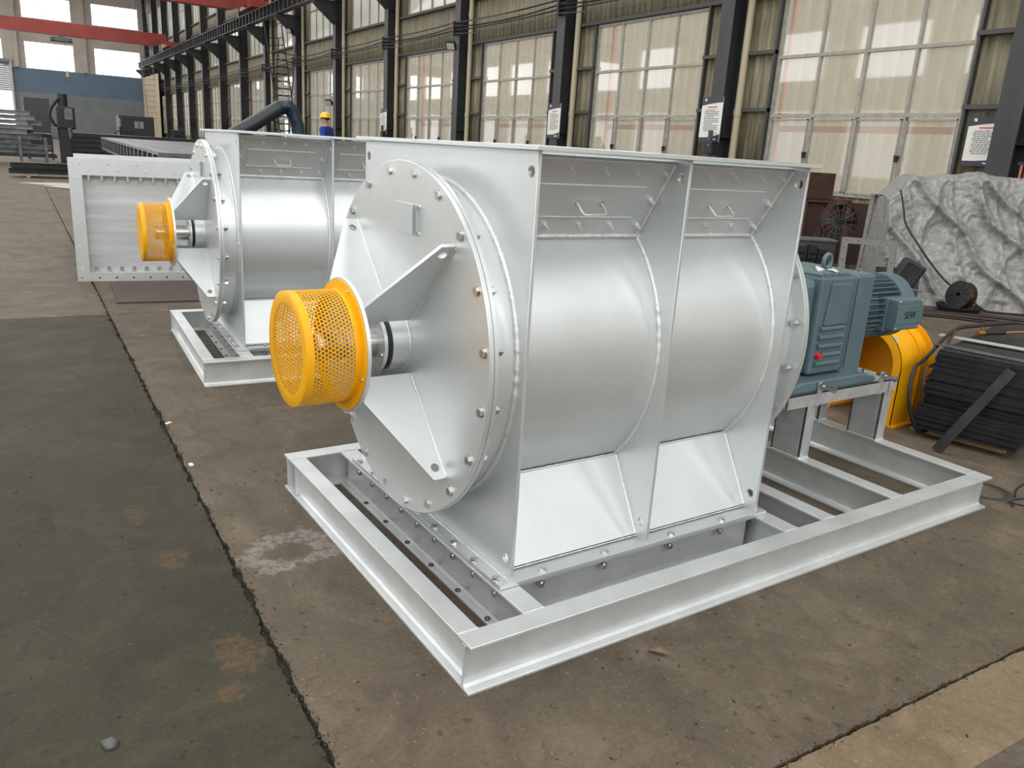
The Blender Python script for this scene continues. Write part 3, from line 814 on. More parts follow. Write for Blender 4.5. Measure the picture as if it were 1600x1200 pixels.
        sh = MB().lathe([(-.05, .001), (-.05, .050), (-.225, .050), (-.227, .046), (-.30, .046), (-.302, .044), (-.302, .001)], (xf, YC, ZC), (sg, 0, 0), 40).build('shaft', shaft_m, root, 30)
        # gussets on the diagonals carrying the bearing plate
        poly = [(0, .53), (-.047, .53), (-.197, .222), (-.197, .135), (0, .135)]
        for i in range(4):
            a = math.radians(45 + 90 * i); ca, sa = math.cos(a), math.sin(a)
            def fm(u, v, w, ca=ca, sa=sa):
                ww = w - .006
                return (X(u), YC + v * ca - ww * sa, ZC + v * sa + ww * ca)
            holed_plate('gusset', poly, [circle(-.028, .488, .0145, 20)], .012, fm, silver, cv, bevel=.001)
            for o_ in (-.008, .008):
                bead([(X(-.002), YC + v * ca - o_ * sa, ZC + v * sa + o_ * ca) for v in (.14, .525)], .0035, cv, weld_m, .012)
        bpl = MB().lathe([(-.197, .06), (-.197, .224), (-.209, .224), (-.209, .06)], (xf, YC, ZC), (sg, 0, 0), 96, closed=True).build('bearing_plate', silver_beam, root, 30)
        for i in range(4):
            a = math.radians(0 + 90 * i); put(bolt_small, bpl, (X(-.196), YC + .13 * math.cos(a), ZC + .13 * math.sin(a)), (sg, 0, 0))
        return cv
    cv = end_cover(-1); end_cover(1)
    # nameplate bracket on the near cover
    nb_ = MB().box(.148, .152, .70, .866, 1.222, 1.318).build('nameplate_bracket', silver, cv, 0, bevel=.0008)
    MB().prism([(.152, .722), (.128, .712), (.128, .694), (.131, .694), (.131, .709), (.152, .719)], 'z', 1.222, 1.318).build('bracket_lip', silver, cv, 0)
    for z in (1.228, 1.312): put(bolt_tiny, cv, (.152, .690, z), (-1, 0, 0))
    for y, z in ((.858, 1.23), (.858, 1.31), (.735, 1.23), (.735, 1.31)): MB().cyl((.1475, y, z), (.149, y, z), .003, seg=8).build('rivet', zinc, cv)

    # ------------------------------------------------------------ perforated yellow shaft guard
    R = .187; N_ = 88; pitch = 2 * math.pi * R / N_; row = pitch * .866; x0 = -.218; rows = 10 
    xb = x0 + row * (rows + .3)
    g = MB()
    def cell(cu, cv_, f, hr):
        outer = []
        for i in range(12):
            a = math.pi / 6 * i + math.pi / 6
            # hexagon, points up along the axis direction: corner at odd steps
            rr = pitch / math.sqrt(3) if i % 2 == 0 else pitch / 2
            outer.append((cu + rr * math.cos(a), cv_ + rr * math.sin(a)))
        inner = [(cu + hr * math.cos(math.pi / 6 * i + math.pi / 6), cv_ + hr * math.sin(math.pi / 6 * i + math.pi / 6)) for i in range(12)]
        vs = [f(*p) for p in outer + inner]
        g.add(vs, [(i, (i + 1) % 12, 12 + (i + 1) % 12, 12 + i) for i in range(12)])
    side_f = lambda u, v: (v, YC + R * math.cos(u / R), ZC + R * math.sin(u / R))
    rows = int((.218 - .078) / row)
    for j in range(rows):
        for i in range(N_): cell((i + .5 * (j % 2)) * pitch, x0 + row * (j + .5), side_f, pitch * .39)
    gd = g.build('shaft_guard', yellow, root, 60)
    sd = gd.modifiers.new('sheet', 'SOLIDIFY'); sd.thickness = .0015
    g = MB()
    face_f = lambda u, v: (-.2395, YC + u, ZC + v)
    for j in range(-16, 17):
        for i in range(-16, 17):
            u = (i + .5 * (j % 2)) * pitch; v = j * row
            if math.hypot(u, v) < .155: cell(u, v, face_f, pitch * .39)
    gf = g.build('guard_face', yellow, gd, 60)
    sd = gf.modifiers.new('sheet', 'SOLIDIFY'); sd.thickness = .0015
    xe = x0 + row * rows
    MB().lathe([(-.2400, .150), (-.2400, R - .001), (-.2385, R + .001), (x0 + row * .35, R + .001), (x0 + row * .35, R - .0015), (-.2375, R - .0025), (-.2375, .150)], (0, YC, ZC), (1, 0, 0), 96, closed=True).build('guard_rim', yellow, gd, 40)
    MB().lathe([(xe - row * .35, R - .0015), (xe - row * .35, R + .001), (-.062, R + .001), (-.062, .218), (-.0575, .218), (-.0575, R - .0015)], (0, YC, ZC), (1, 0, 0), 96, closed=True).build('guard_flange', yellow, gd, 40)
    for i in range(4):
        a = math.radians(20 + 90 * i); put(bolt_tiny, gd, (-.0625, YC + .203 * math.cos(a), ZC + .203 * math.sin(a)), (-1, 0, 0))

    # ------------------------------------------------------------ motor stand
    ms = MB().box(2.0, 2.87, .58, 1.07, .478, .496).build('motor_stand', galv, root, 0, bevel=.001)
    for y, w_ in ((.560, 1), (1.0, -1)):
        MB().box(2.0, 2.87, y, y + .075, .488, .4965).box(2.0, 2.87, y if w_ > 0 else y + .067, (y if w_ > 0 else y + .067) + .008, .430, .4965).build('stand_rail', galv, ms, 0, bevel=.001)
    for x in (2.0, 2.80): MB().box(x, x + .008, .56, 1.075, .430, .49).build('stand_rail', galv, ms, 0)
    for x0_, x1_ in ((2.163, 2.235), (2.785, 2.86)):
        for y0_, y1_, od in ((.569, .735, 1), (.92, 1.08, -1)):
            t = .008
            m = MB().box(x0_, x0_ + t, y0_, y1_, HF, .488).box(x0_, x1_, y0_, y0_ + t, HF, .488).box(x0_, x1_, y1_ - t, y1_, HF, .488)
            m.build('post', galv, ms, 0, bevel=.001)
            bead([(x1_, y0_, HF + .003), (x0_, y0_, HF + .003), (x0_, y1_, HF + .003)], .005, ms, weld_m)
    # jacking lugs with screws
    def lug(x, y, d):
        d = Vector(d); n_ = MB()
        m = MB().box(-.014, .014, -.005, .005, .430, .545)
        o = m.build('jacking_lug', galv, ms, 0, bevel=.001)
        rot = Vector((0, -1, 0)).rotation_difference(d)
        ML = Matrix.Translation((x, y, 0)) @ rot.to_matrix().to_4x4(); o.matrix_local = ML
        b = MB().cyl((0, .03, .528), (0, -.062, .528), .0085, seg=12)
        b.prism([(.0165 * math.cos(i * math.pi / 3), .528 + .0165 * math.sin(i * math.pi / 3)) for i in range(6)], 'y', -.080, -.064)
        b.prism([(.0175 * math.cos(i * math.pi / 3 + .4), .528 + .0175 * math.sin(i * math.pi / 3 + .4)) for i in range(6)], 'y', -.022, -.006)
        o2 = b.build('jacking_screw', zinc, ms, 30)
        o2.matrix_local = ML
    lug(2.22, .556, (0, -1, 0)); lug(2.72, .556, (0, -1, 0)); lug(1.996, .66, (-1, 0, 0)); lug(1.996, 1.0, (-1, 0, 0))
    # ------------------------------------------------------------ gearbox
    gx = MB()
    gx.prism([(2.20, .56), (2.545, .56), (2.545, 1.030), (2.20, 1.030)], 'y', .625, 1.02)
    gb = gx.build('gearbox', gear_m, root, 0, bevel=.014)
    MB().prism([(2.06, .6), (2.22, .565), (2.22, 1.022), (2.06, .99)], 'y', .655, .99).build('front_housing', gear_m, gb, 0, bevel=.03)
    MB().lathe([(0, .13), (.10, .15), (.30, .185), (.36, .19)], (1.74, YC, ZC - .05), (1, 0, 0), 48).lathe([(0, .001), (0, .13)], (1.74, YC, ZC - .05), (1, 0, 0), 48).build('output_flange', gear_m, gb, 40)
    MB().prism([(2.445, .53), (2.600, .53), (2.600, 1.038), (2.445, 1.038)], 'y', .612, 1.035).build('rear_housing', gear_m, gb, 0, bevel=.016)
    MB().box(2.455, 2.462, .607, .61, .58, 1.02).build('casting_seam', gear_m, gb, 0)
    # sloping cheek on the side
    MB().prism([(2.25, .80), (2.43, .80), (2.40, 1.0), (2.27, 1.0)], 'y', .612, .64).build('cheek', gear_m, gb, 0, bevel=.006)
    for i in range(5):
        z = .785 - i * .043; xr0 = 2.235 if i != 3 else 2.275
        MB().cyl((xr0, .624, z), (2.415, .624, z), .0135, seg=16).build('rib', gear_m, gb, 60)
    MB().cyl((2.248, .63, .656), (2.248, .604, .656), .014, seg=16).cyl((2.248, .604, .656), (2.248, .598, .656), .008, seg=6).build('drain_plug', red_plug, gb)
    # feet
    for y0_, y1_ in ((.565, .70), (.95, 1.08)):
        MB().prism([(2.02, .497), (2.68, .497), (2.68, .525), (2.58, .55), (2.10, .55), (2.02, .53)], 'y', y0_, y1_).build('foot', gear_m, gb, 0, bevel=.008)
        for x in (2.065, 2.64): put(bolt_big, gb, (x, y0_ + .045, .556 if x < 2.3 else .545), (0, 0, 1))
    # lid on top with moulded ribs, film scraps and lifting eye
    MB().box(2.21, 2.44, .64, 1.0, 1.028, 1.040).build('lid', gear_m, gb, 0, bevel=.004)
    for i in range(4): MB().box(2.235 + i * .05, 2.26 + i * .05, .634, .66, 1.02, 1.046).build('lid_clamp', gear_m, gb, 0, bevel=.004)
    MB().tube([(2.46 + .028 * math.cos(a), .80, 1.072 + .036 * math.sin(a)) for a in [i * math.pi / 12 for i in range(24)]], .011, 10, True).cyl((2.46, .80, 1.02), (2.46, .80, 1.048), .02, seg=16).build('lifting_eye', gear_m, gb, 60)
    for i, (x, y, a) in enumerate(((2.33, .74, .3), (2.37, .70, 1.1), (2.36, .78, .7))):
        mm = Matrix.Translation((x, y, 1.043)) @ Matrix.Rotation(a, 4, 'Z') @ Matrix.Rotation(.35, 4, 'X')
        MB().box(-.035, .035, -.008, .008, 0, .006).box(-.02, .0, -.014, .012, .004, .012).build('film_scrap', film, gb, 0, matrix=mm)
    # ------------------------------------------------------------ motor
    MX0, MX1, MY, MZ, MR = 2.60, 3.10, .83, .825, .155
    mo = MB().lathe([(0, .001), (0, MR + .02), (.04, MR + .02), (.04, MR - .02), (.38, MR - .02), (.38, .001)], (MX0, MY, MZ), (1, 0, 0), 48).build('motor', gear_dark, root, 30)
    for i in range(36):
        a = math.radians(i * 10 + 5)
        m = Matrix.Translation((0, MY, MZ)) @ Matrix.Rotation(a, 4, 'X')
        MB().box(MX0 + .04, MX0 + .37, -.0022, .0022, MR - .024, MR + .014).build('cooling_fin', gear_m, mo, 0, matrix=m)
    MB().lathe([(.36, .10), (.36, MR + .018), (.47, MR + .018), (.515, MR - .005), (.535, .11), (.535, .001)], (MX0, MY, MZ), (1, 0, 0), 56).build('fan_cowl', gear_m, mo, 40)
    MB().tube([(2.78, MY + .02 * math.cos(a), 1.0 + .02 * math.sin(a)) for a in [i * math.pi / 8 for i in range(16)]], .006, 8, True).build('motor_eye', gear_m, mo, 60)
    tb = MB().box(2.822, 3.048, .602, .66, .737, .898).build('terminal_box', gear_m, mo, 0, bevel=.008)
    MB().box(2.81, 3.04, .655, .78, .725, .90).build('terminal_box_base', gear_dark, mo, 0, bevel=.006)
    MB().box(2.817, 3.053, .5985, .604, .770, .866).build('terminal_lid', gear_m, mo, 0, bevel=.002)
    for x in (2.838, 3.032):
        for z in (.748, .886): put(bolt_tiny, mo, (x, .602, z), (0, -1, 0))
    cu = bpy.data.curves.new('terminal_lettering', 'FONT'); cu.body = 'SEW'; cu.size = .052; cu.extrude = .0012; cu.align_x = 'CENTER'; cu.align_y = 'CENTER'
    to = bpy.data.objects.new('lettering_source', cu); COL.objects.link(to)
    bpy.context.view_layer.update()
    me = bpy.data.meshes.new_from_object(to.evaluated_get(bpy.context.evaluated_depsgraph_get()))
    bpy.data.objects.remove(to)
    me.materials.clear(); me.materials.append(steel_dark)
    link('lettering', me, mo, (2.935, .598, .815), Quaternion((1, 0, 0), math.pi / 2))
    return root

feeder = build_feeder()
S(feeder, 'silver painted rotary feeder with yellow shaft guard, large in the foreground on its beam frame', 'machine', 'rotary feeders')
feeder2 = copy_tree(feeder)
feeder2.matrix_world = Matrix.Translation((.039, 3.262, 0)) @ Matrix.Rotation(math.radians(-4.3), 4, 'Z')
S(feeder2, 'silver painted rotary feeder standing farther back, half hidden behind the foreground feeder', 'machine', 'rotary feeders')
# ================================================================ right side: guard, plates, tarpaulin and clutter
# yellow arched chain guard standing on the floor
def arch(r, zc, y0, y1, n=24):
    yc = (y0 + y1) / 2
    pts = [(y0, 0)] + [(yc - (yc - y0 + r) * math.cos(math.pi * i / n), zc + (yc - y0 + r) * math.sin(math.pi * i / n)) for i in range(n + 1)] + [(y1, 0)]
    return pts
def arch_pts(off, n=28):
    ya, yb, zc = .945, 1.435, .365
    yc = (ya + yb) / 2; r = (yb - ya) / 2 + off
    return [(yc - r, 0)] + [(yc - r * math.cos(math.pi * i / n), zc + r * math.sin(math.pi * i / n)) for i in range(n + 1)] + [(yc + r, 0)]
cg = empty('chain_guard', Matrix.Translation((3.72, 1.19, 0)))
S(cg, 'yellow painted arched chain guard standing on the floor behind the gear motor', 'guard')
cgm = Matrix.Translation((-3.72, -1.19, 0))
def band(x0, x1, o0, o1, name):
    a, b = arch_pts(o0), arch_pts(o1); n = len(a)
    vs = [(x, y, z) for x in (x0, x1) for pts in (a, b) for y, z in pts]
    fs = []
    for i in range(n - 1):
        A0, B0_, A1, B1_ = i, n + i, 2 * n + i, 3 * n + i
        fs += [(A0, A0 + 1, A1 + 1, A1), (B0_, B1_, B1_ + 1, B0_ + 1), (A0, B0_, B0_ + 1, A0 + 1), (A1, A1 + 1, B1_ + 1, B1_)]
    fs += [(0, 2 * n, 3 * n, n), (n - 1, 2 * n - 1, 4 * n - 1, 3 * n - 1)]
    return MB().add(vs, fs).build(name, yellow2, cg, 50, matrix=cgm)
band(3.572, 3.87, -.004, 0, 'guard_band')
band(3.572, 3.578, -.055, 0, 'front_rim')
band(3.76, 3.766, 0, .012, 'seam_strip')
MB().prism(arch_pts(.035), 'x', 3.866, 3.872).build('back_plate', yellow2, cg, 50, matrix=cgm)
for y in (.93, 1.40): MB().box(3.57, 3.90, y - .01 if y < 1 else y, y + .05, 0, .012).build('foot_angle', yellow2, cg, 0, matrix=cgm)
MB().box(3.80, 3.803, .938, .945, .42, .47).build('latch', yellow2, cg, 0, matrix=cgm)
tag_o = MB().box(3.575, 3.579, 1.005, 1.05, .50, .56).build('paper_tag', white_p, cg, 0, matrix=cgm)

# stack of dark steel plates
plate_me = MB().box(0, 1.5, 0, .565, 0, .0118).mesh('steel_plate', steel_dark, 0)
z = .055
rp = random.Random(3)
N_PL = 38
words = ORD + ['twenty-first', 'twenty-second', 'twenty-third', 'twenty-fourth', 'twenty-fifth', 'twenty-sixth', 'twenty-seventh', 'twenty-eighth', 'twenty-ninth', 'thirtieth', 'thirty-first', 'thirty-second', 'thirty-third', 'thirty-fourth', 'thirty-fifth', 'thirty-sixth', 'thirty-seventh', 'thirty-eighth']
for i in range(N_PL):
    t = i / (N_PL - 1)
    x = 3.69 + .10 * t + rp.uniform(-.012, .012) + (.035 if .30 < t < .45 else 0) + (-.02 if .45 < t < .6 else 0)
    y = .262 + .085 * 0 + rp.uniform(-.012, .012) - .02 * t
    o = link('steel_plate', plate_me, None, (x, y, z), Quaternion((0, 0, 1), math.radians(13 + rp.uniform(-1.2, 1.2))))
    S(o, 'dark steel plate, %s from the floor in the stack at the right edge' % words[i], 'steel plate', 'dark steel plates in the stack')
    z += .0122 if i not in (8, 15, 23) else .0145
ZP = z
for i, (x, y) in enumerate(((3.78, .36), (4.35, .55))):
    o = MB().box(0, .08, 0, .52, 0, .054).build('timber_bearer', wood, None, 0, matrix=Matrix.Translation((x, y, 0)) @ Matrix.Rotation(math.radians(13), 4, 'Z'))
    S(o, ('near', 'far')[i] + ' timber bearer under the stack of dark steel plates', 'timber', 'bearers under the plate stack')
o = MB().box(0, .92, 0, .07, 0, .006).build('flat_bar', mat('bright_strip', (.55, .55, .56), .45, .4), None, 0, matrix=Matrix.Translation((4.02, 1.0, ZP + .012)) @ Matrix.Rotation(math.radians(-74), 4, 'Z'))
S(o, 'pale flat bar lying along the back edge of the plate stack', 'bar')
o = MB().box(0, .78, 0, .06, 0, .006).build('flat_bar', steel_mid, None, 0, matrix=Matrix.Translation((3.755, .875, ZP + .003)) @ Matrix.Rotation(math.radians(-80), 4, 'Z'))
S(o, 'grey flat bar lying across the top of the plate stack', 'bar')
A_, B_ = Vector((3.42, .56, .0)), Vector((3.66, .37, .50))
d_ = (B_ - A_); Lb = d_.length; d_.normalize(); side = Vector((0.05, 1, 0)); side = (side - d_ * side.dot(d_)).normalized(); nn = d_.cross(side)
R_ = Matrix((d_, side, nn)).transposed().to_4x4(); R_.translation = A_ + Vector((0, 0, .006))
o = MB().box(0, Lb, -.03, .03, -.004, .004).build('flat_bar', steel_dark, None, 0, matrix=R_)
S(o, 'dark flat bar leaning against the side of the plate stack', 'bar')

# cutting torch hoses looping over the stack
def hose(name, pts, r, m, label, cat='hose', group=None, n=16, parent=None, closed=False):
    P = [Vector(p) for p in pts]; out = []
    for i in range(len(P) - 1):
        p0, p1, p2, p3 = P[max(i - 1, 0)], P[i], P[i + 1], P[min(i + 2, len(P) - 1)]
        for k in range(n):
            t = k / n
            out.append(.5 * ((2 * p1) + (-p0 + p2) * t + (2 * p0 - 5 * p1 + 4 * p2 - p3) * t * t + (-p0 + 3 * p1 - 3 * p2 + p3) * t ** 3))
    out.append(P[-1])
    o = MB().tube(out, r, 8).build(name, m, parent, 60)
    if label: S(o, label, cat, group)
    return o
zt = ZP + .03
brownhose = mat('brown_rubber_hose', (.05, .022, .014), .5)
hose('gas_hose', [(4.9, .95, zt + .02), (4.5, .98, zt + .02), (4.15, .95, zt + .03), (3.88, .88, zt + .01), (3.66, .86, zt - .1), (3.52, .84, .40), (3.47, .80, .22), (3.56, .77, .05), (3.75, .78, .012)], .011, black, 'outer black gas hose looping down beside the plate stack', 'hose', 'gas hoses by the plate stack')
hose('gas_hose', [(4.9, .99, zt + .02), (4.5, 1.01, zt + .02), (4.2, .98, zt + .03), (3.95, .88, zt + .01), (3.74, .83, zt - .12), (3.62, .82, .40), (3.60, .80, .25), (3.68, .80, .10), (3.85, .83, .012)], .010, brownhose, 'inner brown gas hose looping down beside the plate stack', 'hose', 'gas hoses by the plate stack')
tr = empty('cutting_torch', Matrix.Translation((4.25, .84, zt)) @ Matrix.Rotation(math.radians(-14), 4, 'Z')); S(tr, 'cutting torch with brass valves lying on the plate stack', 'torch')
brass = mat('brass', (.55, .28, .09), .3, 1.0)
MB().cyl((0, 0, .018), (.18, 0, .018), .013, seg=12).build('handle', black, tr)
MB().cyl((-.05, 0, .018), (0, 0, .018), .016, seg=12).cyl((-.02, 0, .018), (-.02, 0, .06), .011, seg=10).build('valve_body', brass, tr)
MB().tube([(.18, 0, .018), (.34, .0, .02), (.44, -.01, .03)], .008, 8).build('lance', brass, tr)

# ring and swarf on the floor near the frame corner
rg_o = MB().lathe([(0, .085), (0, .125), (.010, .125), (.010, .085)], (3.06, .10, .001), (0, 0, 1), 48, closed=True).build('steel_ring', zinc, None, 30)
S(rg_o, 'flat bright steel ring lying on the floor beyond the frame corner', 'ring')
for i, pts in enumerate(([(3.0, -.06, .006), (3.1, -.02, .006), (3.3, -.08, .006), (3.45, -.02, .006), (3.7, -.06, .006)], [(3.02, .02, .005), (3.1, -.12, .005), (3.22, -.16, .005), (3.30, -.11, .005)], [(3.15, .0, .004), (3.28, .05, .004), (3.45, .06, .004), (3.62, .02, .004)])):
    hose('wire_scrap', pts, .004, steel_dark, ('long', 'short curled', 'thin straight')[i] + ' dark wire scrap on the floor by the frame corner', 'wire', 'wire scraps by the frame corner')

# ------------------------------------------------------------ tarpaulin over a machine
tarp_m = mat('silver_tarpaulin', (.40, .395, .39), .48, .3, color2=(.22, .216, .21), vscale=16, bump=1.0, bscale=60, rvar=.1, detail=10)
T0 = Vector((8.63, 3.69, 0)); te = Vector((.685, -.728, 0)).normalized(); tn = Vector((.728, .685, 0)).normalized()
def tarp_pt(u, v):
    """u metres along the front; v 0 floor edge .. 1 top front edge .. 1.7 far edge"""
    topz = 1.50 + .03 * math.sin(u * 2.1) - max(0, -.30 - u) * 1.15
    setback = .42 + .10 * math.sin(u * 1.3)
    if v <= 1:
        z = topz * (v ** .95); n = setback * (v ** 1.15) - .12 * (1 - v) ** 4
    else:
        z = topz + .02 * math.sin((v - 1) * 9 + u); n = setback + (v - 1) * 1.7
        if v > 1.55: z -= (v - 1.55) * 7
    amp = .075 * min(1, 3 * v + .3) if v <= 1 else .03
    f = 0
    for sl, fr, ph, w in ((.55, 2.3, .3, 1.0), (-.30, 3.1, 1.2, .6), (.95, 3.7, 2.0, .7), (.15, 6.3, .7, .4)):
        s = (u + sl * z) * fr + ph
        r = 1 - abs(math.sin(s + .6 * noise.noise(Vector((u, z * 2, fr))))); f += 2.3 * w * (r ** 5)
    f += 1.0 * noise.noise(Vector((u * 1.6, z * 1.6, 3)))
    for sc_, am_ in ((4, .22), (9, .2), (21, .2)): f += am_ * (1 - 2.2 * abs(noise.noise(Vector((u * sc_, z * sc_, sc_)))))
    n -= amp * f * (1 if v <= 1.05 else 0)
    if v > 1: z += .03 * f * .6
    if v < .06: n -= .10 * noise.noise(Vector((u * 3, 0, 5)))
    return T0 + te * u + tn * n + Vector((0, 0, max(z, .004)))
NU, NV = 190, 120
u0, u1 = -.52, 3.2
vs = []
for j in range(NV + 1):
    v = 1.75 * j / NV
    for i in range(NU + 1):
        u = u0 + (u1 - u0) * i / NU
        vs.append(tarp_pt(u, v) )
fs = [(j * (NU + 1) + i, j * (NU + 1) + i + 1, (j + 1) * (NU + 1) + i + 1, (j + 1) * (NU + 1) + i) for j in range(NV) for i in range(NU)]
# left end falls back from the front
nb0 = len(vs); ne = 26
for j in range(NV + 1):
    v = 1.75 * j / NV; p = tarp_pt(u0, v)
    for k in range(1, ne + 1):
        t = k / ne
        q_ = p + te * (.02 * t + .015 * math.sin(t * 17 + v * 3)) + tn * (t * max(0, 1.75 - (p - T0).dot(tn)) )
        vs.append(q_)
for j in range(NV):
    for k in range(ne):
        a = j * (NU + 1) if k == 0 else nb0 + j * ne + k - 1
        b = (j + 1) * (NU + 1) if k == 0 else nb0 + (j + 1) * ne + k - 1
        fs.append((a, b, nb0 + (j + 1) * ne + k, nb0 + j * ne + k))
tp = MB().add(vs, fs).build('tarpaulin', tarp_m, None, 180)
S(tp, 'crumpled silver grey tarpaulin covering a bulky machine by the window wall', 'tarpaulin')
# cable thrown over the tarpaulin and running along the floor to the spool
def on_tarp(u, v, o=.05):
    p = tarp_pt(u, v); return p - tn * (.035 + o) + Vector((0, 0, .02))
cab = [on_tarp(-.44, 1.0), on_tarp(-.42, .93), on_tarp(-.38, .78), on_tarp(-.33, .62), on_tarp(-.18, .45), on_tarp(0, .30), on_tarp(.2, .17), on_tarp(.42, .09)]
cab += [T0 + te * .62 - tn * .22 + Vector((0, 0, .03)), T0 + te * .80 - tn * .22 + Vector((0, 0, .012)), T0 + te * 1.1 - tn * .20 + Vector((0, 0, .012)), T0 + te * 1.6 - tn * .18 + Vector((0, 0, .012)), T0 + te * 2.6 - tn * .25 + Vector((0, 0, .012))]
hose('power_cable', cab, .012, black, 'thin black cable hanging over the tarpaulin and running to the wire spool', 'cable')
for i, (o_, w) in enumerate(((.74, .022), (.86, .016), (1.0, .013))):
    hose('welding_cable', [T0 + te * (-1.0 + .5 * k) - tn * (o_ + .05 * math.sin(k * 1.7 + i)) + Vector((0, 0, w)) for k in range(9)], w, black if i != 1 else brownhose,
        ('thick black welding cable lying closest to the tarpaulin', 'brown hose lying along the floor before the tarpaulin', 'thin black cable lying farthest out before the tarpaulin')[i], 'cable', 'cables along the tarpaulin foot')
# welding wire spool lying in a black tray
sp_loc = T0 + te * .30 - tn * .40
ax = (-te * .80 - tn * .58 + Vector((0, 0, .2))).normalized()
sp = empty('wire_spool', Matrix.Translation((sp_loc.x, sp_loc.y, 0))); S(sp, 'black wire spool with copper welding wire in front of the tarpaulin', 'spool')
c0 = Vector((0, 0, .20))
for d in (-.055, .05): MB().lathe([(0, .05), (0, .165), (.008, .165), (.008, .05)], c0 + ax * d, ax, 40, closed=True).build('spool_flange', black, sp, 30)
MB().lathe([(-.05, .13), (.05, .13)], c0, ax, 40).build('wire_winding', copper, sp, 60)
MB().lathe([(-.06, .026), (-.06, .055), (.06, .055), (.06, .026)], c0, ax, 24, closed=True).build('spool_core', steel_dark, sp, 30)
for i in range(12):
    a = i * math.pi / 6; o_ = ax.orthogonal().normalized(); p_ = ax.cross(o_); dd = o_ * math.cos(a) + p_ * math.sin(a)
    MB().tube([c0 + ax * .060 + dd * .06, c0 + ax * .060 + dd * .155], .004, 6).build('spool_rib', black, sp)
tray = MB().lathe([(.002, .001), (.002, .20), (.07, .25), (.08, .25), (.012, .20), (.012, .001)], (sp_loc.x, sp_loc.y, 0), (0, 0, 1), 40).build('spool_tray', black, None, 30)
S(tray, 'round black tray holding the copper wire spool', 'tray')
# softwood block at the tarpaulin foot
wb = MB().box(0, .55, -.06, .06, 0, .13).build('wood_block', wood, None, 0, bevel=.004, matrix=Matrix.Translation(T0 + te * 1.28 - tn * .35) @ Matrix.Rotation(math.atan2(te.y, te.x), 4, 'Z'))
S(wb, 'raw softwood block on the floor at the foot of the tarpaulin', 'timber')
# overturned wire feeder case with cables
wf = empty('wire_feeder', Matrix.Translation(T0 - te * .36 - tn * .36)); S(wf, 'black welding wire feeder lying tilted against the tarpaulin', 'wire feeder')
mt = Matrix.Translation((0, 0, .30)) @ Matrix.Rotation(math.atan2(te.y, te.x), 4, 'Z') @ Matrix.Rotation(math.radians(26), 4, 'Y')
MB().box(-.13, .13, -.11, .11, -.02, .26).build('case', steel_dark, wf, 0, bevel=.03, matrix=mt)
MB().box(-.12, .14, -.12, .10, -.27, -.03).build('lower_case', black, wf, 0, bevel=.015, matrix=mt)
MB().box(-.02, .09, -.128, -.12, -.16, -.06).build('control_panel', mat('pale_panel', (.38, .33, .31), .5), wf, 0, matrix=mt)
MB().tube([mt @ Vector(p) for p in ((-.28, -.15, -.03), (.1, -.15, -.03), (.22, -.15, .02))], .011, 8).build('handle_bar', steel_mid, wf)
for i in range(3): MB().tube([mt @ Vector((.15 + .09 * math.cos(a + i), -.06 + .03 * i, -.17 + (.10 + .02 * i) * math.sin(a + i))) for a in [k * math.pi / 8 for k in range(16)]], .008, 6, True).build('cable_coil', black, wf)
# two angle-steel frames standing before the tarpaulin
def angle_frame(name, W, H, b, m, mtx, holes, label):
    r = empty(name, mtx); S(r, label, 'steel stand')
    hl_ = []
    if holes:
        for k in range(5): hl_ += [circle(W * (.1 + .2 * k), H - b / 2, .008, 8), circle(b / 2, H * (.12 + .18 * k), .008, 8), circle(W - b / 2, H * (.12 + .18 * k), .008, 8)]
    holed_plate('face', [(0, 0), (W, 0), (W, H), (0, H)], [[(b, b), (W - b, b), (W - b, H - b), (b, H - b)]] + hl_, .006, lambda u, v, w: (u, w, v), m, r)
    for x in (0, W - .006): MB().box(x, x + .006, 0, .05, 0, H).build('flange', m, r, 0)
    MB().box(0, W, 0, .05, H - .006, H).build('flange', m, r, 0); MB().box(0, W, 0, .05, 0, .006).build('flange', m, r, 0)
fa = Matrix.Translation(T0 - te * 1.12 - tn * .55) @ Matrix.Rotation(math.atan2(te.y, te.x), 4, 'Z') @ Matrix.Rotation(math.radians(-9), 4, 'X')
angle_frame('angle_steel_stand', .62, .78, .075, mat('frame_grey', (.16, .155, .15), .5, .4), fa, True, 'large grey angle steel frame with bolt holes leaning on the tarpaulin')
fa = Matrix.Translation(T0 - te * .62 - tn * .30) @ Matrix.Rotation(math.atan2(te.y, te.x) + .1, 4, 'Z') @ Matrix.Rotation(math.radians(-12), 4, 'X')
angle_frame('angle_steel_stand', .50, .44, .06, steel_dark, fa, False, 'small dark angle steel frame behind the larger grey one')

# ------------------------------------------------------------ clutter between the feeder and the tarpaulin
WM = lambda x, y, rz: Matrix.Translation((x, y, 0)) @ Matrix.Rotation(rz, 4, 'Z')
AZ = -.77
# brown wire mesh panels in a rusty rack
mr_ = empty('mesh_rack', WM(10.6, 7.0, -.62)); S(mr_, 'rusty brown rack with a woven wire mesh panel beside the window', 'rack')
for x in (-.1, .62): MB().box(x, x + .06, 0, .06, 0, 1.05).build('post', rust, mr_, 0)
MB().box(-.1, .68, 0, .06, 1.0, 1.07).build('top_bar', rust, mr_, 0); MB().prism([(.0, 0), (.10, 0), (.42, 1.0), (.32, 1.0)], 'y', .02, .06).build('brace', rust, mr_, 0)
me_ = MB()
for i in range(19): me_.box(-.22 + i * .03, -.212 + i * .03, -.04, -.032, 1.06, 1.46)
for i in range(17): me_.box(-.22, .34, -.046, -.038, 1.06 + i * .025, 1.072 + i * .025)
S(me_.build('mesh_panel', rust, mr_, 0), kind='stuff')
MB().box(-.22, .34, -.02, -.015, 1.06, 1.46).build('mesh_backing', mat('dark_rust_sheet', (.05, .025, .018), .8), mr_, 0)
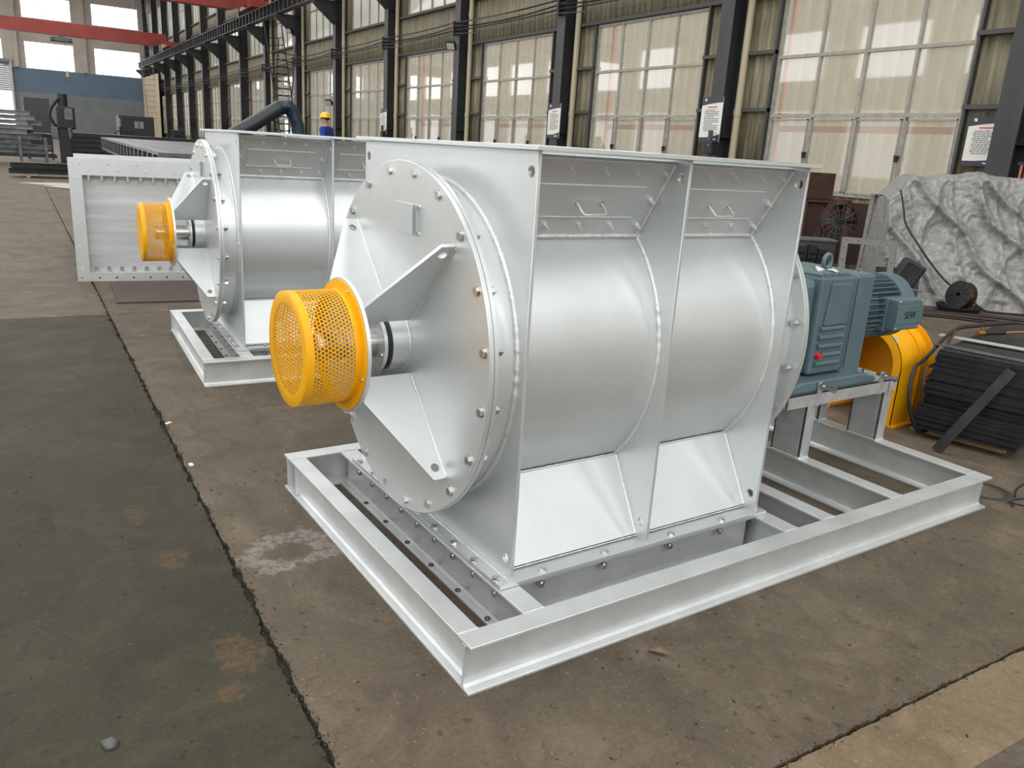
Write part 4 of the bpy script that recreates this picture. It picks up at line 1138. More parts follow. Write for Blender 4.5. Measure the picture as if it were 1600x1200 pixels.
MB().box(-.45, 1.3, .10, .11, 0, 1.02).build('back_panel', bpy.data.materials['dark_rust_sheet'], mr_, 0)
# industrial drum fan
fn = empty('drum_fan', WM(10.35, 6.22, -.75) @ Matrix.Scale(.68, 4)); S(fn, 'dark industrial fan with radial wire grille standing left of the tarpaulin', 'fan')
fm_dark = mat('fan_dark', (.030, .026, .024), .55, .3)
MB().lathe([(0, .40), (0, .41), (.26, .41), (.26, .40)], (0, 0, 1.10), (0, 1, 0), 40, closed=True).build('drum', fm_dark, fn, 30)
for i in range(16):
    a = i * math.pi / 8; MB().tube([(.06 * math.cos(a), -.005, 1.10 + .06 * math.sin(a)), (.405 * math.cos(a + .25), -.005, 1.10 + .405 * math.sin(a + .25))], .006, 6).build('grille_wire', steel_mid, fn)
for r in (.14, .27): MB().tube([(r * math.cos(i * math.pi / 18), -.008, 1.10 + r * math.sin(i * math.pi / 18)) for i in range(36)], .005, 6, True).build('grille_ring', steel_mid, fn)
MB().lathe([(-.01, .001), (-.01, .07), (.20, .09), (.22, .001)], (0, 0, 1.10), (0, 1, 0), 24).build('motor_hub', steel_dark, fn, 30)
for i in range(4):
    a = i * math.pi / 2; MB().box(.07, .36, -.003, .003, -.07, .07, Matrix.Translation((0, .12, 1.10)) @ Matrix.Rotation(a, 4, 'Y') @ Matrix.Rotation(.5, 4, 'X')).build('blade', steel_dark, fn, 0)
for sx in (-.3, .3): MB().tube([(sx, .0, .83), (sx * 1.2, -.05, .0), (sx * 1.2, .35, .0), (sx, .26, .83)], .016, 8).build('stand_leg', fm_dark, fn)
# grey tool cabinet with drilled blocks on the floor before it
cb = empty('tool_cabinet', WM(9.0, 6.02, -.62)); S(cb, 'low dark grey steel tool cabinet behind the gear motor', 'cabinet')
MB().box(0, .66, 0, .45, .05, .50).build('body', mat('cabinet_grey', (.05, .052, .055), .5, .2), cb, 0, bevel=.006)
MB().box(-.02, .68, -.02, .47, .50, .53).build('top', steel_mid, cb, 0, bevel=.004)
for i in range(2): MB().box(.02 + i * .32, .33 + i * .32, -.012, 0, .08, .48).build('door', mat('cabinet_door', (.065, .068, .07), .5, .2) if i == 0 else bpy.data.materials['cabinet_door'], cb, 0, bevel=.003)
for i in range(2): MB().box(.28 + i * .08, .295 + i * .08, -.035, -.012, .24, .34).build('handle', steel_mid, cb, 0)
for x in (.02, .58):
    for y in (.02, .37): MB().box(x, x + .06, y, y + .06, 0, .05).build('leg', steel_dark, cb, 0)
for i, (dx, zz) in enumerate(((0, 0), (.14, .02), (.28, -.03))):
    bl = empty('drilled_block', WM(8.70 + dx * .8, 5.66 - dx * .62, -.62)); S(bl, ('left', 'middle', 'right')[i] + ' black drilled steel block standing before the tool cabinet', 'block', 'drilled blocks before the cabinet')
    holed_plate('body', [(0, 0), (.125, 0), (.125, .47 + zz), (0, .47 + zz)], [circle(.03 + .033 * a, .12 + .08 * b, .012, 10) for a in range(3) for b in range(4)], .12, lambda u, v, w: (u, w, v), steel_dark, bl)
    MB().box(.0, .125, .121, .126, 0, .42).build('liner', white_p, bl, 0)
oil = MB().lathe([(0, .001), (0, .10), (.22, .10), (.26, .05), (.30, .03), (.30, .001)], (8.15, 5.2, 0), (0, 0, 1), 20).build('oil_can', steel_dark, None, 40)
S(oil, 'dark round oil can behind the gear motor eye bolt', 'can')
# ================================================================ left side and background
# flanged square duct standing behind the second feeder
du = empty('duct_section', Matrix.Translation((-.235, 7.292, 0)) @ Matrix.Rotation(math.radians(-8), 4, 'Z'))
S(du, 'silver flanged rectangular duct section standing on edge at the left', 'duct')
DW, DH = 1.75, 1.19
duct_in = mat('duct_inner_sheet', (.70, .72, .73), .45, .4, color2=(.48, .49, .50), vscale=2.2, stretch=(.35, 1, 5), rvar=.08)
hb = [circle(.04 + .155 * i, .035, .009, 10) for i in range(12)]
holed_plate('front_flange', [(0, 0), (DW, 0), (DW, DH), (0, DH)], [[(.115, .085), (DW - .115, .085), (DW - .115, DH - .16), (.115, DH - .16)]] + hb, .010, lambda u, v, w: (u, w, v), silver, du)
MB().box(.0, DW, .010, .05, DH - .008, DH).box(0, .008, .010, .05, 0, DH).box(0, DW, .010, .05, 0, .008).build('flange_lip', silver, du, 0)
MB().box(.03, DW, .11, .122, .02, DH - .02).build('back_sheet', duct_in, du, 0)
MB().box(.10, .115, .010, .11, .07, DH - .14).box(.10, DW, .010, .11, DH - .16, DH - .145).box(.10, DW, .010, .11, .07, .085).build('duct_wall', duct_in, du, 0)
holed_plate('rear_flange', [(.05, 0), (DW, 0), (DW, DH + .035), (.05, DH + .035)], [circle(.12 + .2 * i, DH - .02, .008, 8) for i in range(8)], .010, lambda u, v, w: (u, .123 + w, v), silver, du)
for i in range(14):
    for zz, sg in ((DH - .16, -1), (.085, 1)):
        MB().cyl((.17 + i * .115, .05, zz), (.17 + i * .115, .05, zz + sg * .055), .019, seg=6).build('stud', zinc, du)
for i in range(7):
    MB().lathe([(0, .001), (-.003, .006), (0, .010)], (.10 + .25 * i, 0, DH - .05), (0, 1, 0), 10).build('rivet', zinc, du)
    MB().lathe([(0, .001), (-.003, .006), (0, .010)], (.18 + .25 * i, 0, DH - .11), (0, 1, 0), 10).build('rivet', zinc, du)
for i in range(5): MB().lathe([(0, .001), (-.003, .006), (0, .010)], (.05, 0, .12 + .22 * i), (0, 1, 0), 10).build('rivet', zinc, du)
# rusty sheet lying in front of it
o = MB().prism([(.03, 7.10), (-.057, 6.05), (.66, 5.97), (1.25, 6.6), (1.1, 7.0)], 'z', .001, .014).build('floor_sheet', mat('rusty_sheet', (.085, .062, .048), .6, .2, color2=(.06, .045, .036), vscale=4), None, 0)
S(o, 'thin rusty steel sheet lying on the floor before the duct', 'sheet')
# pale green bench with castings on it
gb_ = empty('work_bench', Matrix.Translation((-.37, 8.55, 0))); S(gb_, 'low pale green steel bench standing behind the duct', 'bench')
_g = math.atan2(-.24, 1.97)
gmx = Matrix.Translation((.26, 0, 0)) @ Matrix.Rotation(_g * -1 * -1, 4, 'Z')
MB().box(0, .006, 0, 1.98, .385, .452).box(0, .6, 0, .006, .385, .452).box(0, .6, 1.974, 1.98, .385, .452).box(.594, .6, 0, 1.98, .385, .452).build('rim', green_p, gb_, 0, matrix=gmx)
MB().box(.006, .594, .006, 1.974, .40, .44).build('top', mat('bench_top', (.09, .10, .09), .6), gb_, 0, matrix=gmx)
for x in (.02, .53):
    for y in (.05, 1.45): MB().box(x, x + .05, y, y + .05, 0, .40).build('leg', mat('bench_leg_green', (.06, .10, .075), .55) if (x, y) == (.02, .05) else bpy.data.materials['bench_leg_green'], gb_, 0, matrix=gmx)
for i, (x, y, w_) in enumerate(((.06, 1.55, .11), (.12, 1.0, .13), (.2, .55, .12), (.34, .8, .10))):
    m_ = MB().cyl((0, 0, 0), (0, 0, w_ * .55), w_ * .9, w_ * .7, seg=18).cyl((0, 0, w_ * .55), (0, 0, w_ * .9), w_ * .45, seg=18).box(-w_ * 1.1, w_ * 1.1, -w_ * .3, w_ * .3, 0, w_ * .25)
    p_ = Vector((-.37, 8.55, 0)) + (gmx @ Vector((x, y, .441)))
    o = m_.build('casting', steel_dark, None, 30, matrix=Matrix.Translation(p_))
    S(o, ('farthest', 'second farthest', 'second nearest', 'nearest')[i] + ' dark bearing casting on the pale green bench', 'casting', 'castings on the green bench')
# pale boards on the floor
for i, (pts, lb) in enumerate((([(.02, 23.9), (.95, 22.9), (1.6, 23.2), (1.0, 24.3)], 'farther pale board lying on the floor at the left'), ([(.50, 22.7), (1.15, 21.9), (1.9, 22.3), (1.2, 23.0)], 'nearer pale board lying on the floor at the left'))):
    o = MB().prism(pts, 'z', .001 + .012 * i, .012 + .012 * i).build('board', tan_card, None, 0, matrix=HALL); S(o, lb, 'board', 'pale boards on the floor')

# ------------------------------------------------------------ stacks of steel sections
def cprof(L, w, h, t=.012):
    m = MB(); m.box(0, L, 0, w, 0, t).box(0, L, 0, w, h - t, h).box(0, L, w / 2 - t / 2, w / 2 + t / 2, t, h - t); return m
sec_big = cprof(4.2, .22, .16).mesh('steel_section', steel_mid, 0)
sec_mid = cprof(3.2, .20, .14).mesh('steel_section', steel_dark, 0)
rs = random.Random(11); n_s = 0
light_steel = mat('pale_mill_steel', (.30, .31, .33), .45, .5, color2=(.17, .175, .19), vscale=3)
sec_pale = cprof(4.2, .22, .14).mesh('steel_section', light_steel, 0)
# rack with two stanchions
rk = empty('bar_rack', HALL @ Matrix.Translation((0, 34.4, 0))); S(rk, 'steel bar rack with two stanchions at the far left', 'rack')
for p in (.12, .92): MB().box(p, p + .10, -.05, .05, 0, .95).build('stanchion', steel_mid, rk, 0)
MB().box(-3.5, 1.3, .0, .08, .26, .36).box(-3.5, 1.3, 1.3, 1.38, .26, .36).build('bearer', steel_dark, rk, 0)
for p in (-3.2, -1.2, .92): MB().box(p, p + .08, 0, 1.38, 0, .26).build('foot', steel_dark, rk, 0)
names9 = ['lowest', 'second lowest', 'third lowest', 'fourth lowest', 'middle', 'fourth highest', 'third highest', 'second highest', 'topmost']
for lv in range(9):
    for c in range(2):
        pr = 1.05 + rs.uniform(-.45, .35) - .08 * lv
        me_s = sec_pale if (lv >= 5 or rs.random() < .35) else sec_big
        o = link('steel_section', me_s); o.matrix_world = HALL @ Matrix.Translation((pr - 4.2, 34.52 + c * .42 + rs.uniform(-.03, .03), .37 + lv * .165))
        S(o, '%s %s steel section on the bar rack at the far left' % (names9[lv], ('front', 'rear')[c]), 'steel section', 'steel sections on the bar rack')
# low pile on the floor in front
for i, (p0, q_, z_, m_) in enumerate(((-.2, 26.3, .10, sec_mid), (-.1, 26.62, .10, sec_mid), (.1, 26.95, .10, sec_mid), (-.15, 26.4, .25, sec_mid), (.02, 26.75, .25, sec_mid))):
    o = link('steel_section', m_); o.matrix_world = HALL @ Matrix.Translation((p0, q_, z_))
    S(o, ('front bottom', 'middle bottom', 'rear bottom', 'front upper', 'rear upper')[i] + ' dark section of the low pile on the floor at left', 'steel section', 'low pile of dark sections')
for p in (.2, 2.2):
    o = MB().box(p, p + .1, 26.25, 27.2, .0, .10).build('timber_bearer', wood, None, 0, matrix=HALL); S(o, ('left', 'right')[p > 1] + ' bearer under the low pile of dark sections', 'timber', 'bearers under the low pile')

# row of hollow sections with open ends
def hollow(L, w, h, t=.02):
    m = MB(); m.box(0, L, 0, t, 0, h).box(0, L, w - t, w, 0, h).box(0, L, t, w - t, 0, t).box(0, L, t, w - t, h - t, h); return m
hol_me = hollow(3.6, .62, .34).mesh('hollow_section', steel_mid, 0)
rim_me = hollow(.012, .64, .36, .05)
hol_dark = mat('dark_hollow', (.03, .03, .033), .5, .4)
rim_me.v = [(x - .012, y - .01, z - .01) for x, y, z in rim_me.v]; rim_me = rim_me.mesh('end_rim', light_steel, 0)
holtop = MB().box(.01, 3.59, .03, .59, .341, .345).mesh('top_face', light_steel, 0)
for i in range(18):
    q_ = 14.2 + i * .84
    o = empty('hollow_section', HALL @ Matrix.Translation((1.95 + .024 * i, q_, .80)))
    S(o, 'open ended steel hollow section, %s from the front of the long row' % nth(i), 'steel section', 'row of hollow sections behind the duct')
    link('wall', hol_me, o); link('top_face', holtop, o); link('end_rim', rim_me, o)
for i, p in enumerate((2.5, 5.0)):
    t_ = empty('trestle', HALL @ Matrix.Translation((p, 0, 0))); S(t_, ('left', 'right')[i] + ' long trestle carrying the row of hollow sections', 'trestle', 'trestles under the hollow sections')
    MB().box(0, .12, 14.0, 29.3, .68, .80).build('beam', steel_dark, t_, 0)
    for q_ in (14.3, 18, 22, 26, 29): MB().box(.0, .12, q_, q_ + .12, 0, .68).build('leg', steel_dark, t_, 0)
# long dark plate stack farther back
for i in range(5):
    o = MB().box(1.9 + .05 * i, 9.5 - .2 * i, 40 + .1 * i, 42, .15 + .2 * i, .33 + .2 * i).build('plate_bundle', steel_dark, None, 0, matrix=HALL)
    S(o, names9[i + (4 if i == 4 else 0)] + ' dark plate bundle in the long stack before the end wall' if i < 4 else 'topmost dark plate bundle in the long stack before the end wall', 'plate bundle', 'long stack of plate bundles')
for i in range(3):
    o = MB().box(2.2 + 3.2 * i, 2.4 + 3.2 * i, 40, 42, 0, .15).build('timber_bearer', wood, None, 0, matrix=HALL); S(o, ('left', 'middle', 'right')[i] + ' bearer under the long stack of plate bundles', 'timber', 'bearers under the plate bundles')

# black drilling machine with hose
dm = empty('drilling_machine', HALL @ Matrix.Translation((1.55, 33.0, 0))); S(dm, 'black column drilling machine with curved hose at the far left', 'machine')
MB().box(-.35, .35, -.3, .3, 0, .18).build('base', steel_dark, dm, 0, bevel=.02)
MB().box(-.20, .16, -.2, .2, .18, 1.75).build('column', hol_dark, dm, 0, bevel=.02)
MB().box(-.22, .34, -.24, .24, 1.30, 2.05).build('head', hol_dark, dm, 0, bevel=.05)
MB().box(.02, .26, -.26, -.24, 1.62, 1.98).build('control_panel', steel_mid, dm, 0)
MB().cyl((.0, 0, 2.05), (0, 0, 2.45), .16, seg=18).build('motor', hol_dark, dm)
MB().cyl((.15, -.26, 1.0), (.15, -.26, 1.35), .05, .08, seg=14).build('spindle', steel_mid, dm)
MB().tube([(-.1 - .32 * math.sin(t) * 1.0, -.1, 1.2 + 1.1 * t / math.pi) for t in [i * math.pi / 16 for i in range(17)]], .05, 8).build('hose', black, dm, 60)
MB().box(-.42, -.22, -.3, -.1, 1.0, 1.35).build('junction_box', steel_mid, dm, 0, bevel=.02)

# leaning dark sheet with pale edge post
ls = empty('sheet_stand', HALL @ Matrix.Translation((.42, 40.0, 0))); S(ls, 'upright dark steel sheet with a pale post before the end wall', 'sheet')
MB().box(.06, .98, 0, .02, .3, 2.42).build('sheet', mat('dark_sheet', (.055, .055, .058), .35, .5), ls, 0)
MB().box(0, .05, -.03, .03, 0, 2.5).build('post', light_steel, ls, 0); MB().box(.1, .95, -.25, .25, 1.0, 1.06).build('shelf', light_steel, ls, 0)
for x in (.06, .9): MB().box(x, x + .06, -.4, .4, 0, .08).box(x, x + .06, -.02, .04, .08, .35).build('foot', steel_dark, ls, 0)

# dark machine cabinet with a window and a floor torch beside it
mc = empty('machine_cabinet', HALL @ Matrix.Translation((5.45, 55, 0))); S(mc, 'long dark machine cabinet with a small window before the far corner', 'cabinet')
MB().box(0, 1.95, 0, 1.5, 0, 2.15).build('body', mat('cabinet_black', (.028, .028, .03), .5), mc, 0, bevel=.02)
MB().box(.85, 1.35, -.012, 0, 1.45, 1.85).build('window', mat('cabinet_window', (.28, .28, .27), .2), mc, 0)
MB().box(1.08, 1.12, -.02, 0, 1.45, 1.85).build('window_bar', black, mc, 0)
MB().box(.1, .8, -.015, 0, .2, 1.3).build('door', hol_dark, mc, 0)
ft = empty('hydraulic_post', HALL @ Matrix.Translation((5.0, 50, 0))); S(ft, 'slim grey hydraulic post with hose beside the dark cabinet', 'post')
MB().cyl((0, 0, 0), (0, 0, 1.5), .05, seg=12).box(-.2, .2, -.2, .2, 0, .04).build('post', steel_dark, ft); MB().cyl((0, 0, 1.5), (0, 0, 1.95), .09, seg=14).build('cylinder', light_steel, ft)
MB().tube([(-.05 - .25 * math.sin(t), 0, 1.3 - .55 * t / math.pi) for t in [i * math.pi / 10 for i in range(11)]], .03, 8).build('hose', black, ft, 60)
# small dark machine boxes near the end of the window wall
for i, (p, q_, w_, h_) in enumerate(((7.9, 52, .8, 1.5), (8.7, 44, .9, 1.35), (7.4, 36, .7, 1.4), (6.6, 30, .9, 1.45))):
    o = empty('welding_machine', HALL @ Matrix.Translation((p, q_, 0))); S(o, ('farthest', 'second farthest', 'third farthest', 'nearest')[i] + ' dark welding machine standing along the window wall', 'welding machine', 'welding machines along the wall')
    MB().box(0, w_, 0, .5, .1, h_ * .75).build('case', hol_dark, o, 0, bevel=.03); MB().box(.1, w_ - .1, .1, .4, h_ * .75, h_).build('top_case', steel_dark, o, 0, bevel=.03)
    for x in (.1, w_ - .1): MB().cyl((x, -.02, .1), (x, .52, .1), .1, seg=14).build('wheel', black, o)
    MB().tube([(.2, .1, h_), (.2, .1, h_ + .12), (w_ - .2, .1, h_ + .12), (w_ - .2, .1, h_)], .018, 6).build('handle', steel_mid, o)

# ------------------------------------------------------------ extraction hose
eh = empty('extraction_hose', HALL @ Matrix.Translation((0, 12.5, 0))); S(eh, 'thick blue black ribbed extraction hose arching behind the second feeder', 'hose')
def ribbed(pts, r, rib, name, m):
    P = [Vector(p) for p in pts]; out = []
    for i in range(len(P) - 1):
        p0, p1, p2, p3 = P[max(i - 1, 0)], P[i], P[i + 1], P[min(i + 2, len(P) - 1)]
        for k in range(24):
            t = k / 24; out.append(.5 * ((2 * p1) + (-p0 + p2) * t + (2 * p0 - 5 * p1 + 4 * p2 - p3) * t * t + (-p0 + 3 * p1 - 3 * p2 + p3) * t ** 3))
    rr = [r + (rib if i % 2 else 0) for i in range(len(out))]
    return MB().tube(out, rr, 20).build(name, m, eh, 80)
ribbed([(2.03, 0, .76), (2.54, 0, 1.33), (3.09, 0, 1.70), (3.42, 0, 1.92)], .105, .002, 'smooth_duct', mat('black_duct', (.016, .022, .028), .4))
ribbed([(3.36, 0, 1.885), (3.53, 0, 1.93), (3.64, 0, 1.77), (3.70, 0, 1.5), (3.75, 0, .9), (3.77, 0, .02)], .098, .008, 'ribbed_hose', hose_m)
MB().box(1.7, 2.3, -.35, .35, 0, .80).build('collector_box', mat('collector_blue', (.02, .06, .10), .45), eh, 0, bevel=.03)

# ------------------------------------------------------------ crossed ladders against the wall
def ladder(name, p0, p1, w, m, label, step=.3, grp='ladders against the window wall'):
    r = empty(name, HALL); S(r, label, 'ladder', grp)
    a, b = Vector(p0), Vector(p1); L = (b - a).length; d = (b - a) / L
    sd = Vector((1, 0, 0)); sd = (sd - d * sd.dot(d)).normalized() * w / 2
    for s in (-1, 1): MB().cyl(a + sd * s, b + sd * s, .028, seg=8).build('rail', m, r)
    n = int(L / step)
    for i in range(1, n): MB().cyl(a + d * (i * step) - sd, a + d * (i * step) + sd, .018, seg=8).build('rung', m, r)
ladder('ladder', (10.25, 38.0, 0), (10.85, 38.3, 5.6), .75, steel_dark, 'dark steel ladder leaning to the right against the window wall')
ladder('ladder', (10.95, 37.9, 0), (10.20, 38.2, 6.2), .75, steel_dark, 'dark steel ladder leaning to the left across the other one')
ladder('ladder', (12.0, 88.0, 0.0), (11.2, 88.3, 13.0), 1.0, light_steel, 'tall pale access ladder in the far corner', .5)

# ------------------------------------------------------------ wall signs
def sign(p, q0, q1, z0, z1, label, face):
    """printed notice board; the face looks into the hall"""
    r = empty('notice_board', HALL @ Matrix.Translation((p, q0, z0))); S(r, label, 'sign', 'notice boards on the columns')
    W, H = q1 - q0, z1 - z0
    MB().box(0, .012, 0, W, 0, H).build('board', white_p, r, 0)
    P_ = lambda pts, x: MB().prism(pts, 'x', x, x + .002)
    hd = [(0, H)] + [(W, H), (W, H * .80)] + [(W * (1 - t), H * (.80 + .07 * math.sin(t * 1.57))) for t in (.25, .5, .75, 1)]
    P_(hd, -.002).build('header_band', navy, r, 0)
    ft_ = [(0, 0), (W, 0), (W, H * .10)] + [(W * (1 - t), H * (.10 + .08 * t ** 3)) for t in (.3, .6, .8, 1)]
    P_(ft_, -.002).build('footer_band', navy, r, 0)
    P_([(W * .26, H * .755), (W * .70, H * .755), (W * .70, H * .785), (W * .26, H * .785)], -.003).build('title', red_ink, r, 0)
    P_([(W * .78, H * .90), (W * .86, H * .90), (W * .88, H * .96), (W * .80, H * .96)], -.004).build('emblem', white_p, r, 0)
    P_([(W * .15, H * .05), (W * .42, H * .05), (W * .42, H * .075), (W * .15, H * .075)], -.004).build('footer_text', white_p, r, 0)
    ln = MB(); rr = random.Random(int(q0 * 10))
    for i in range(13):
        z_ = H * (.70 - i * .038); x = W * (.84 if i % 3 else .80)
        while x > W * (.16 if i % 4 else .4):
            w_ = W * rr.uniform(.05, .13); x0 = max(x - w_, W * .14)
            ln.box(-.003, -.001, x0, x, z_, z_ + H * .014); x = x0 - W * .02
    S(ln.build('printed_lines', ink, r, 0), kind='stuff')
sign(12.50, 12.68, 13.28, 1.94, 2.84, 'white and navy notice board on the second column from the right', 0)
sign(12.50, 18.60, 19.18, 1.91, 2.80, 'white and navy notice board on the third column from the right', 0)
sign(12.88, 7.10, 7.68, 1.72, 2.46, 'white and dark red notice board half behind the rightmost column', 0)
sign(12.50, 30.66, 31.26, 1.85, 2.80, 'white and navy notice board on the fifth column from the right', 0)
# air valves with hose on the second and fifth column
for i, (q_, z_) in enumerate(((12.70, 1.55), (30.7, 1.55))):
    r = empty('air_valve', HALL @ Matrix.Translation((12.42, q_, 0))); S(r, 'dark compressed air valve below the notice board on the %s column from the right' % ('second', 'fifth')[i], 'valve', 'air valves on the columns')
    MB().cyl((0, .12, 0.0), (0, .12, z_ + .55), .03, seg=10).build('pipe', steel_dark, r); MB().box(-.06, .06, .02, .24, z_ + .15, z_ + .40).build('filter', hol_dark, r, 0, bevel=.01)
    MB().cyl((-.02, .13, z_ + .40), (-.02, .13, z_ + .62), .05, seg=14).build('bowl', mat('valve_green', (.03, .06, .05), .4) if i == 0 else bpy.data.materials['valve_green'], r)
    MB().box(-.10, .10, .05, .10, z_ + .30, z_ + .34).build('lever', steel_mid, r, 0)
# tools and red tags by the rightmost column
rt = empty('hanging_tools', HALL @ Matrix.Translation((12.40, 6.30, 0))); S(rt, 'red handled tools and cable hanging beside the rightmost column', 'tools')
MB().box(0, .05, -.1, .25, 1.75, 1.80).build('hanger', steel_dark, rt, 0)
for i in range(4): MB().cyl((0, -.05 + i * .08, 1.3 + .08 * i), (0, -.05 + i * .08, 1.75), .018, seg=8).build('tool', (orange_p, white_p, steel_dark, red_ink)[i], rt)

# ------------------------------------------------------------ floodlights
def flood(p, q, z, rz, label):
    r = empty('floodlight', HALL @ Matrix.Translation((p, q, z)) @ Matrix.Rotation(rz, 4, 'Z')); S(r, label, 'floodlight', 'floodlights on the columns')
    m = Matrix.Rotation(math.radians(28), 4, 'X')
    MB().box(-.16, .16, -.05, .05, -.13, .13).build('housing', black, r, 0, bevel=.01, matrix=m)
    MB().box(-.13, .13, -.056, -.05, -.10, .10).build('lens', mat('lamp_lens', (.45, .46, .46), .15) if 'lamp_lens' not in bpy.data.materials else bpy.data.materials['lamp_lens'], r, 0, matrix=m)
    MB().tube([(-.18, 0, 0), (-.18, .10, .02), (.18, .10, .02), (.18, 0, 0)], .012, 6).build('yoke', steel_dark, r); MB().box(-.03, .03, .09, .22, -.02, .04).build('arm', steel_dark, r, 0)
flood(12.28, 24.8, 4.62, math.radians(-55), 'black floodlight high on the fourth column from the right')
flood(12.25, 36.8, 3.1, math.radians(-55), 'black floodlight on the sixth column from the right, above the worker')
flood(12.25, 42.9, 6.6, math.radians(-55), 'black floodlight under the runway on the seventh column from the right')

# ------------------------------------------------------------ small things on the floor
lf = MB(); n = 12
for i in range(n + 1):
    t = i / n; w_ = .016 * math.sin(math.pi * t) ** .8
    for s in (-1, 0, 1): lf.v.append((t * .065 - .03, s * w_, .003 + .010 * abs(s) * math.sin(math.pi * t) + .008 * t))
lf.f = [(i * 3 + s, i * 3 + s + 1, i * 3 + s + 4, i * 3 + s + 3) for i in range(n) for s in (0, 1)]
o = lf.build('dry_leaf', mat('dry_leaf', (.26, .16, .11), .7, color2=(.18, .10, .07), vscale=60), None, 60, matrix=Matrix.Translation((.632, -.106, 0)) @ Matrix.Rotation(-1.0, 4, 'Z'))
so_ = o.modifiers.new('thickness', 'SOLIDIFY'); so_.thickness = .0008
S(o, 'curled brown dry leaf on the floor in front of the frame', 'leaf')
def lump(name, loc, r, m, label, cat, flat=.4, seed=0):
    bm = bmesh.new(); bmesh.ops.create_icosphere(bm, subdivisions=2, radius=r)
    for v in bm.verts:
        k = 1 + .5 * noise.noise(v.co * (1.6 / r) + Vector((seed, 0, 0))); v.co *= k; v.co.z = max(v.co.z * flat, -r * flat * .5)
    me = bpy.data.meshes.new(name); bm.to_mesh(me); bm.free(); me.materials.append(m); me.shade_smooth()
    zmin = min(v.co.z for v in me.vertices)
    return S(link(name, me, None, (loc[0], loc[1], -zmin)), label, cat)
lump('crushed_foil', (-.887, .275), .022, mat('grey_foil', (.10, .105, .10), .5, .4), 'small crushed grey scrap on the green floor at lower left', 'scrap', .45, 3)
rd_ = random.Random(5); gr = mat('grit', (.035, .03, .025), .9, color2=(.02, .018, .015), vscale=40)
# loose grit and swarf along the floor joint, too fine to count
gm_ = MB()
for i in range(1500):
    q_ = 1.2 + 12 * rd_.random() ** 2; p_ = JP + rd_.gauss(0, .016); s_ = rd_.uniform(.0008, .0032)
    gm_.box(-s_, s_, -s_ * rd_.uniform(.3, 1), s_ * .6, 0, s_ * .8, Matrix.Translation((p_, q_, 0)) @ Matrix.Rotation(rd_.random() * 3, 4, 'Z'))
for i in range(500):
    q_ = JQ + rd_.gauss(0, .012); p_ = JP + 4.5 * rd_.random(); s_ = rd_.uniform(.0008, .003)
    gm_.box(-s_, s_, -s_ * rd_.uniform(.3, 1), s_ * .6, 0, s_ * .8, Matrix.Translation((p_, q_, 0)) @ Matrix.Rotation(rd_.random() * 3, 4, 'Z'))
for i in range(900):
    p_ = rd_.uniform(-.6, 4.5); q_ = rd_.uniform(.6, 6.5); s_ = rd_.uniform(.0012, .0042)
    gm_.box(-s_ * 1.5, s_ * 1.5, -s_ * .5, s_ * .5, 0, s_ * .6, Matrix.Translation((p_, q_, 0)) @ Matrix.Rotation(rd_.random() * 3, 4, 'Z'))
S(gm_.build('floor_grit', gr, None, 0, matrix=HALL), 'dark grit and swarf scattered along the floor joints', 'grit', kind='stuff')
for i, (p_, q_) in enumerate(((.565, 4.35), (.57, 3.72))):
    wc = hall_pt(p_, q_); o = MB().box(-.016, .016, -.009, .009, 0, .006).build('paper_scrap', white_p, None, 0, bevel=.001, matrix=Matrix.Translation((wc.x, wc.y, .001)) @ Matrix.Rotation(.6 + i, 4, 'Z'))
    S(o, ('farther', 'nearer')[i] + ' white scrap lying in the long floor joint', 'scrap', 'white scraps in the floor joint')

# ------------------------------------------------------------ worker
pf = empty('step_platform', HALL @ Matrix.Translation((6.45, 19.5, 0))); S(pf, 'low steel step platform under the worker', 'platform')
MB().box(-.6, .6, -.45, .45, .29, .33).build('deck', steel_mid, pf, 0)
for x in (-.55, .5):
    for y in (-.4, .35): MB().box(x, x + .05, y, y + .05, 0, .29).build('leg', steel_dark, pf, 0)
wk = empty('person', HALL @ Matrix.Translation((6.40, 19.5, .33)) @ Matrix.Rotation(math.radians(228), 4, 'Z'))
S(wk, 'worker in yellow hard hat and blue jacket seen from behind near the windows', 'person')
def skin_mesh(name, pts, edges, m, parent, root=0, sub=2):
    me = bpy.data.meshes.new(name); me.from_pydata([p[0] for p in pts], edges, []); me.materials.append(m)
    o = bpy.data.objects.new(name, me); COL.objects.link(o); o.parent = parent
    s = o.modifiers.new('skin', 'SKIN'); s.use_smooth_shade = True
    for i, p in enumerate(pts):
        r = p[1]; me.skin_vertices[0].data[i].radius = r if isinstance(r, tuple) else (r, r)
        me.skin_vertices[0].data[i].use_root = (i == root)
    ss = o.modifiers.new('sub', 'SUBSURF'); ss.levels = sub; ss.render_levels = sub
    return o
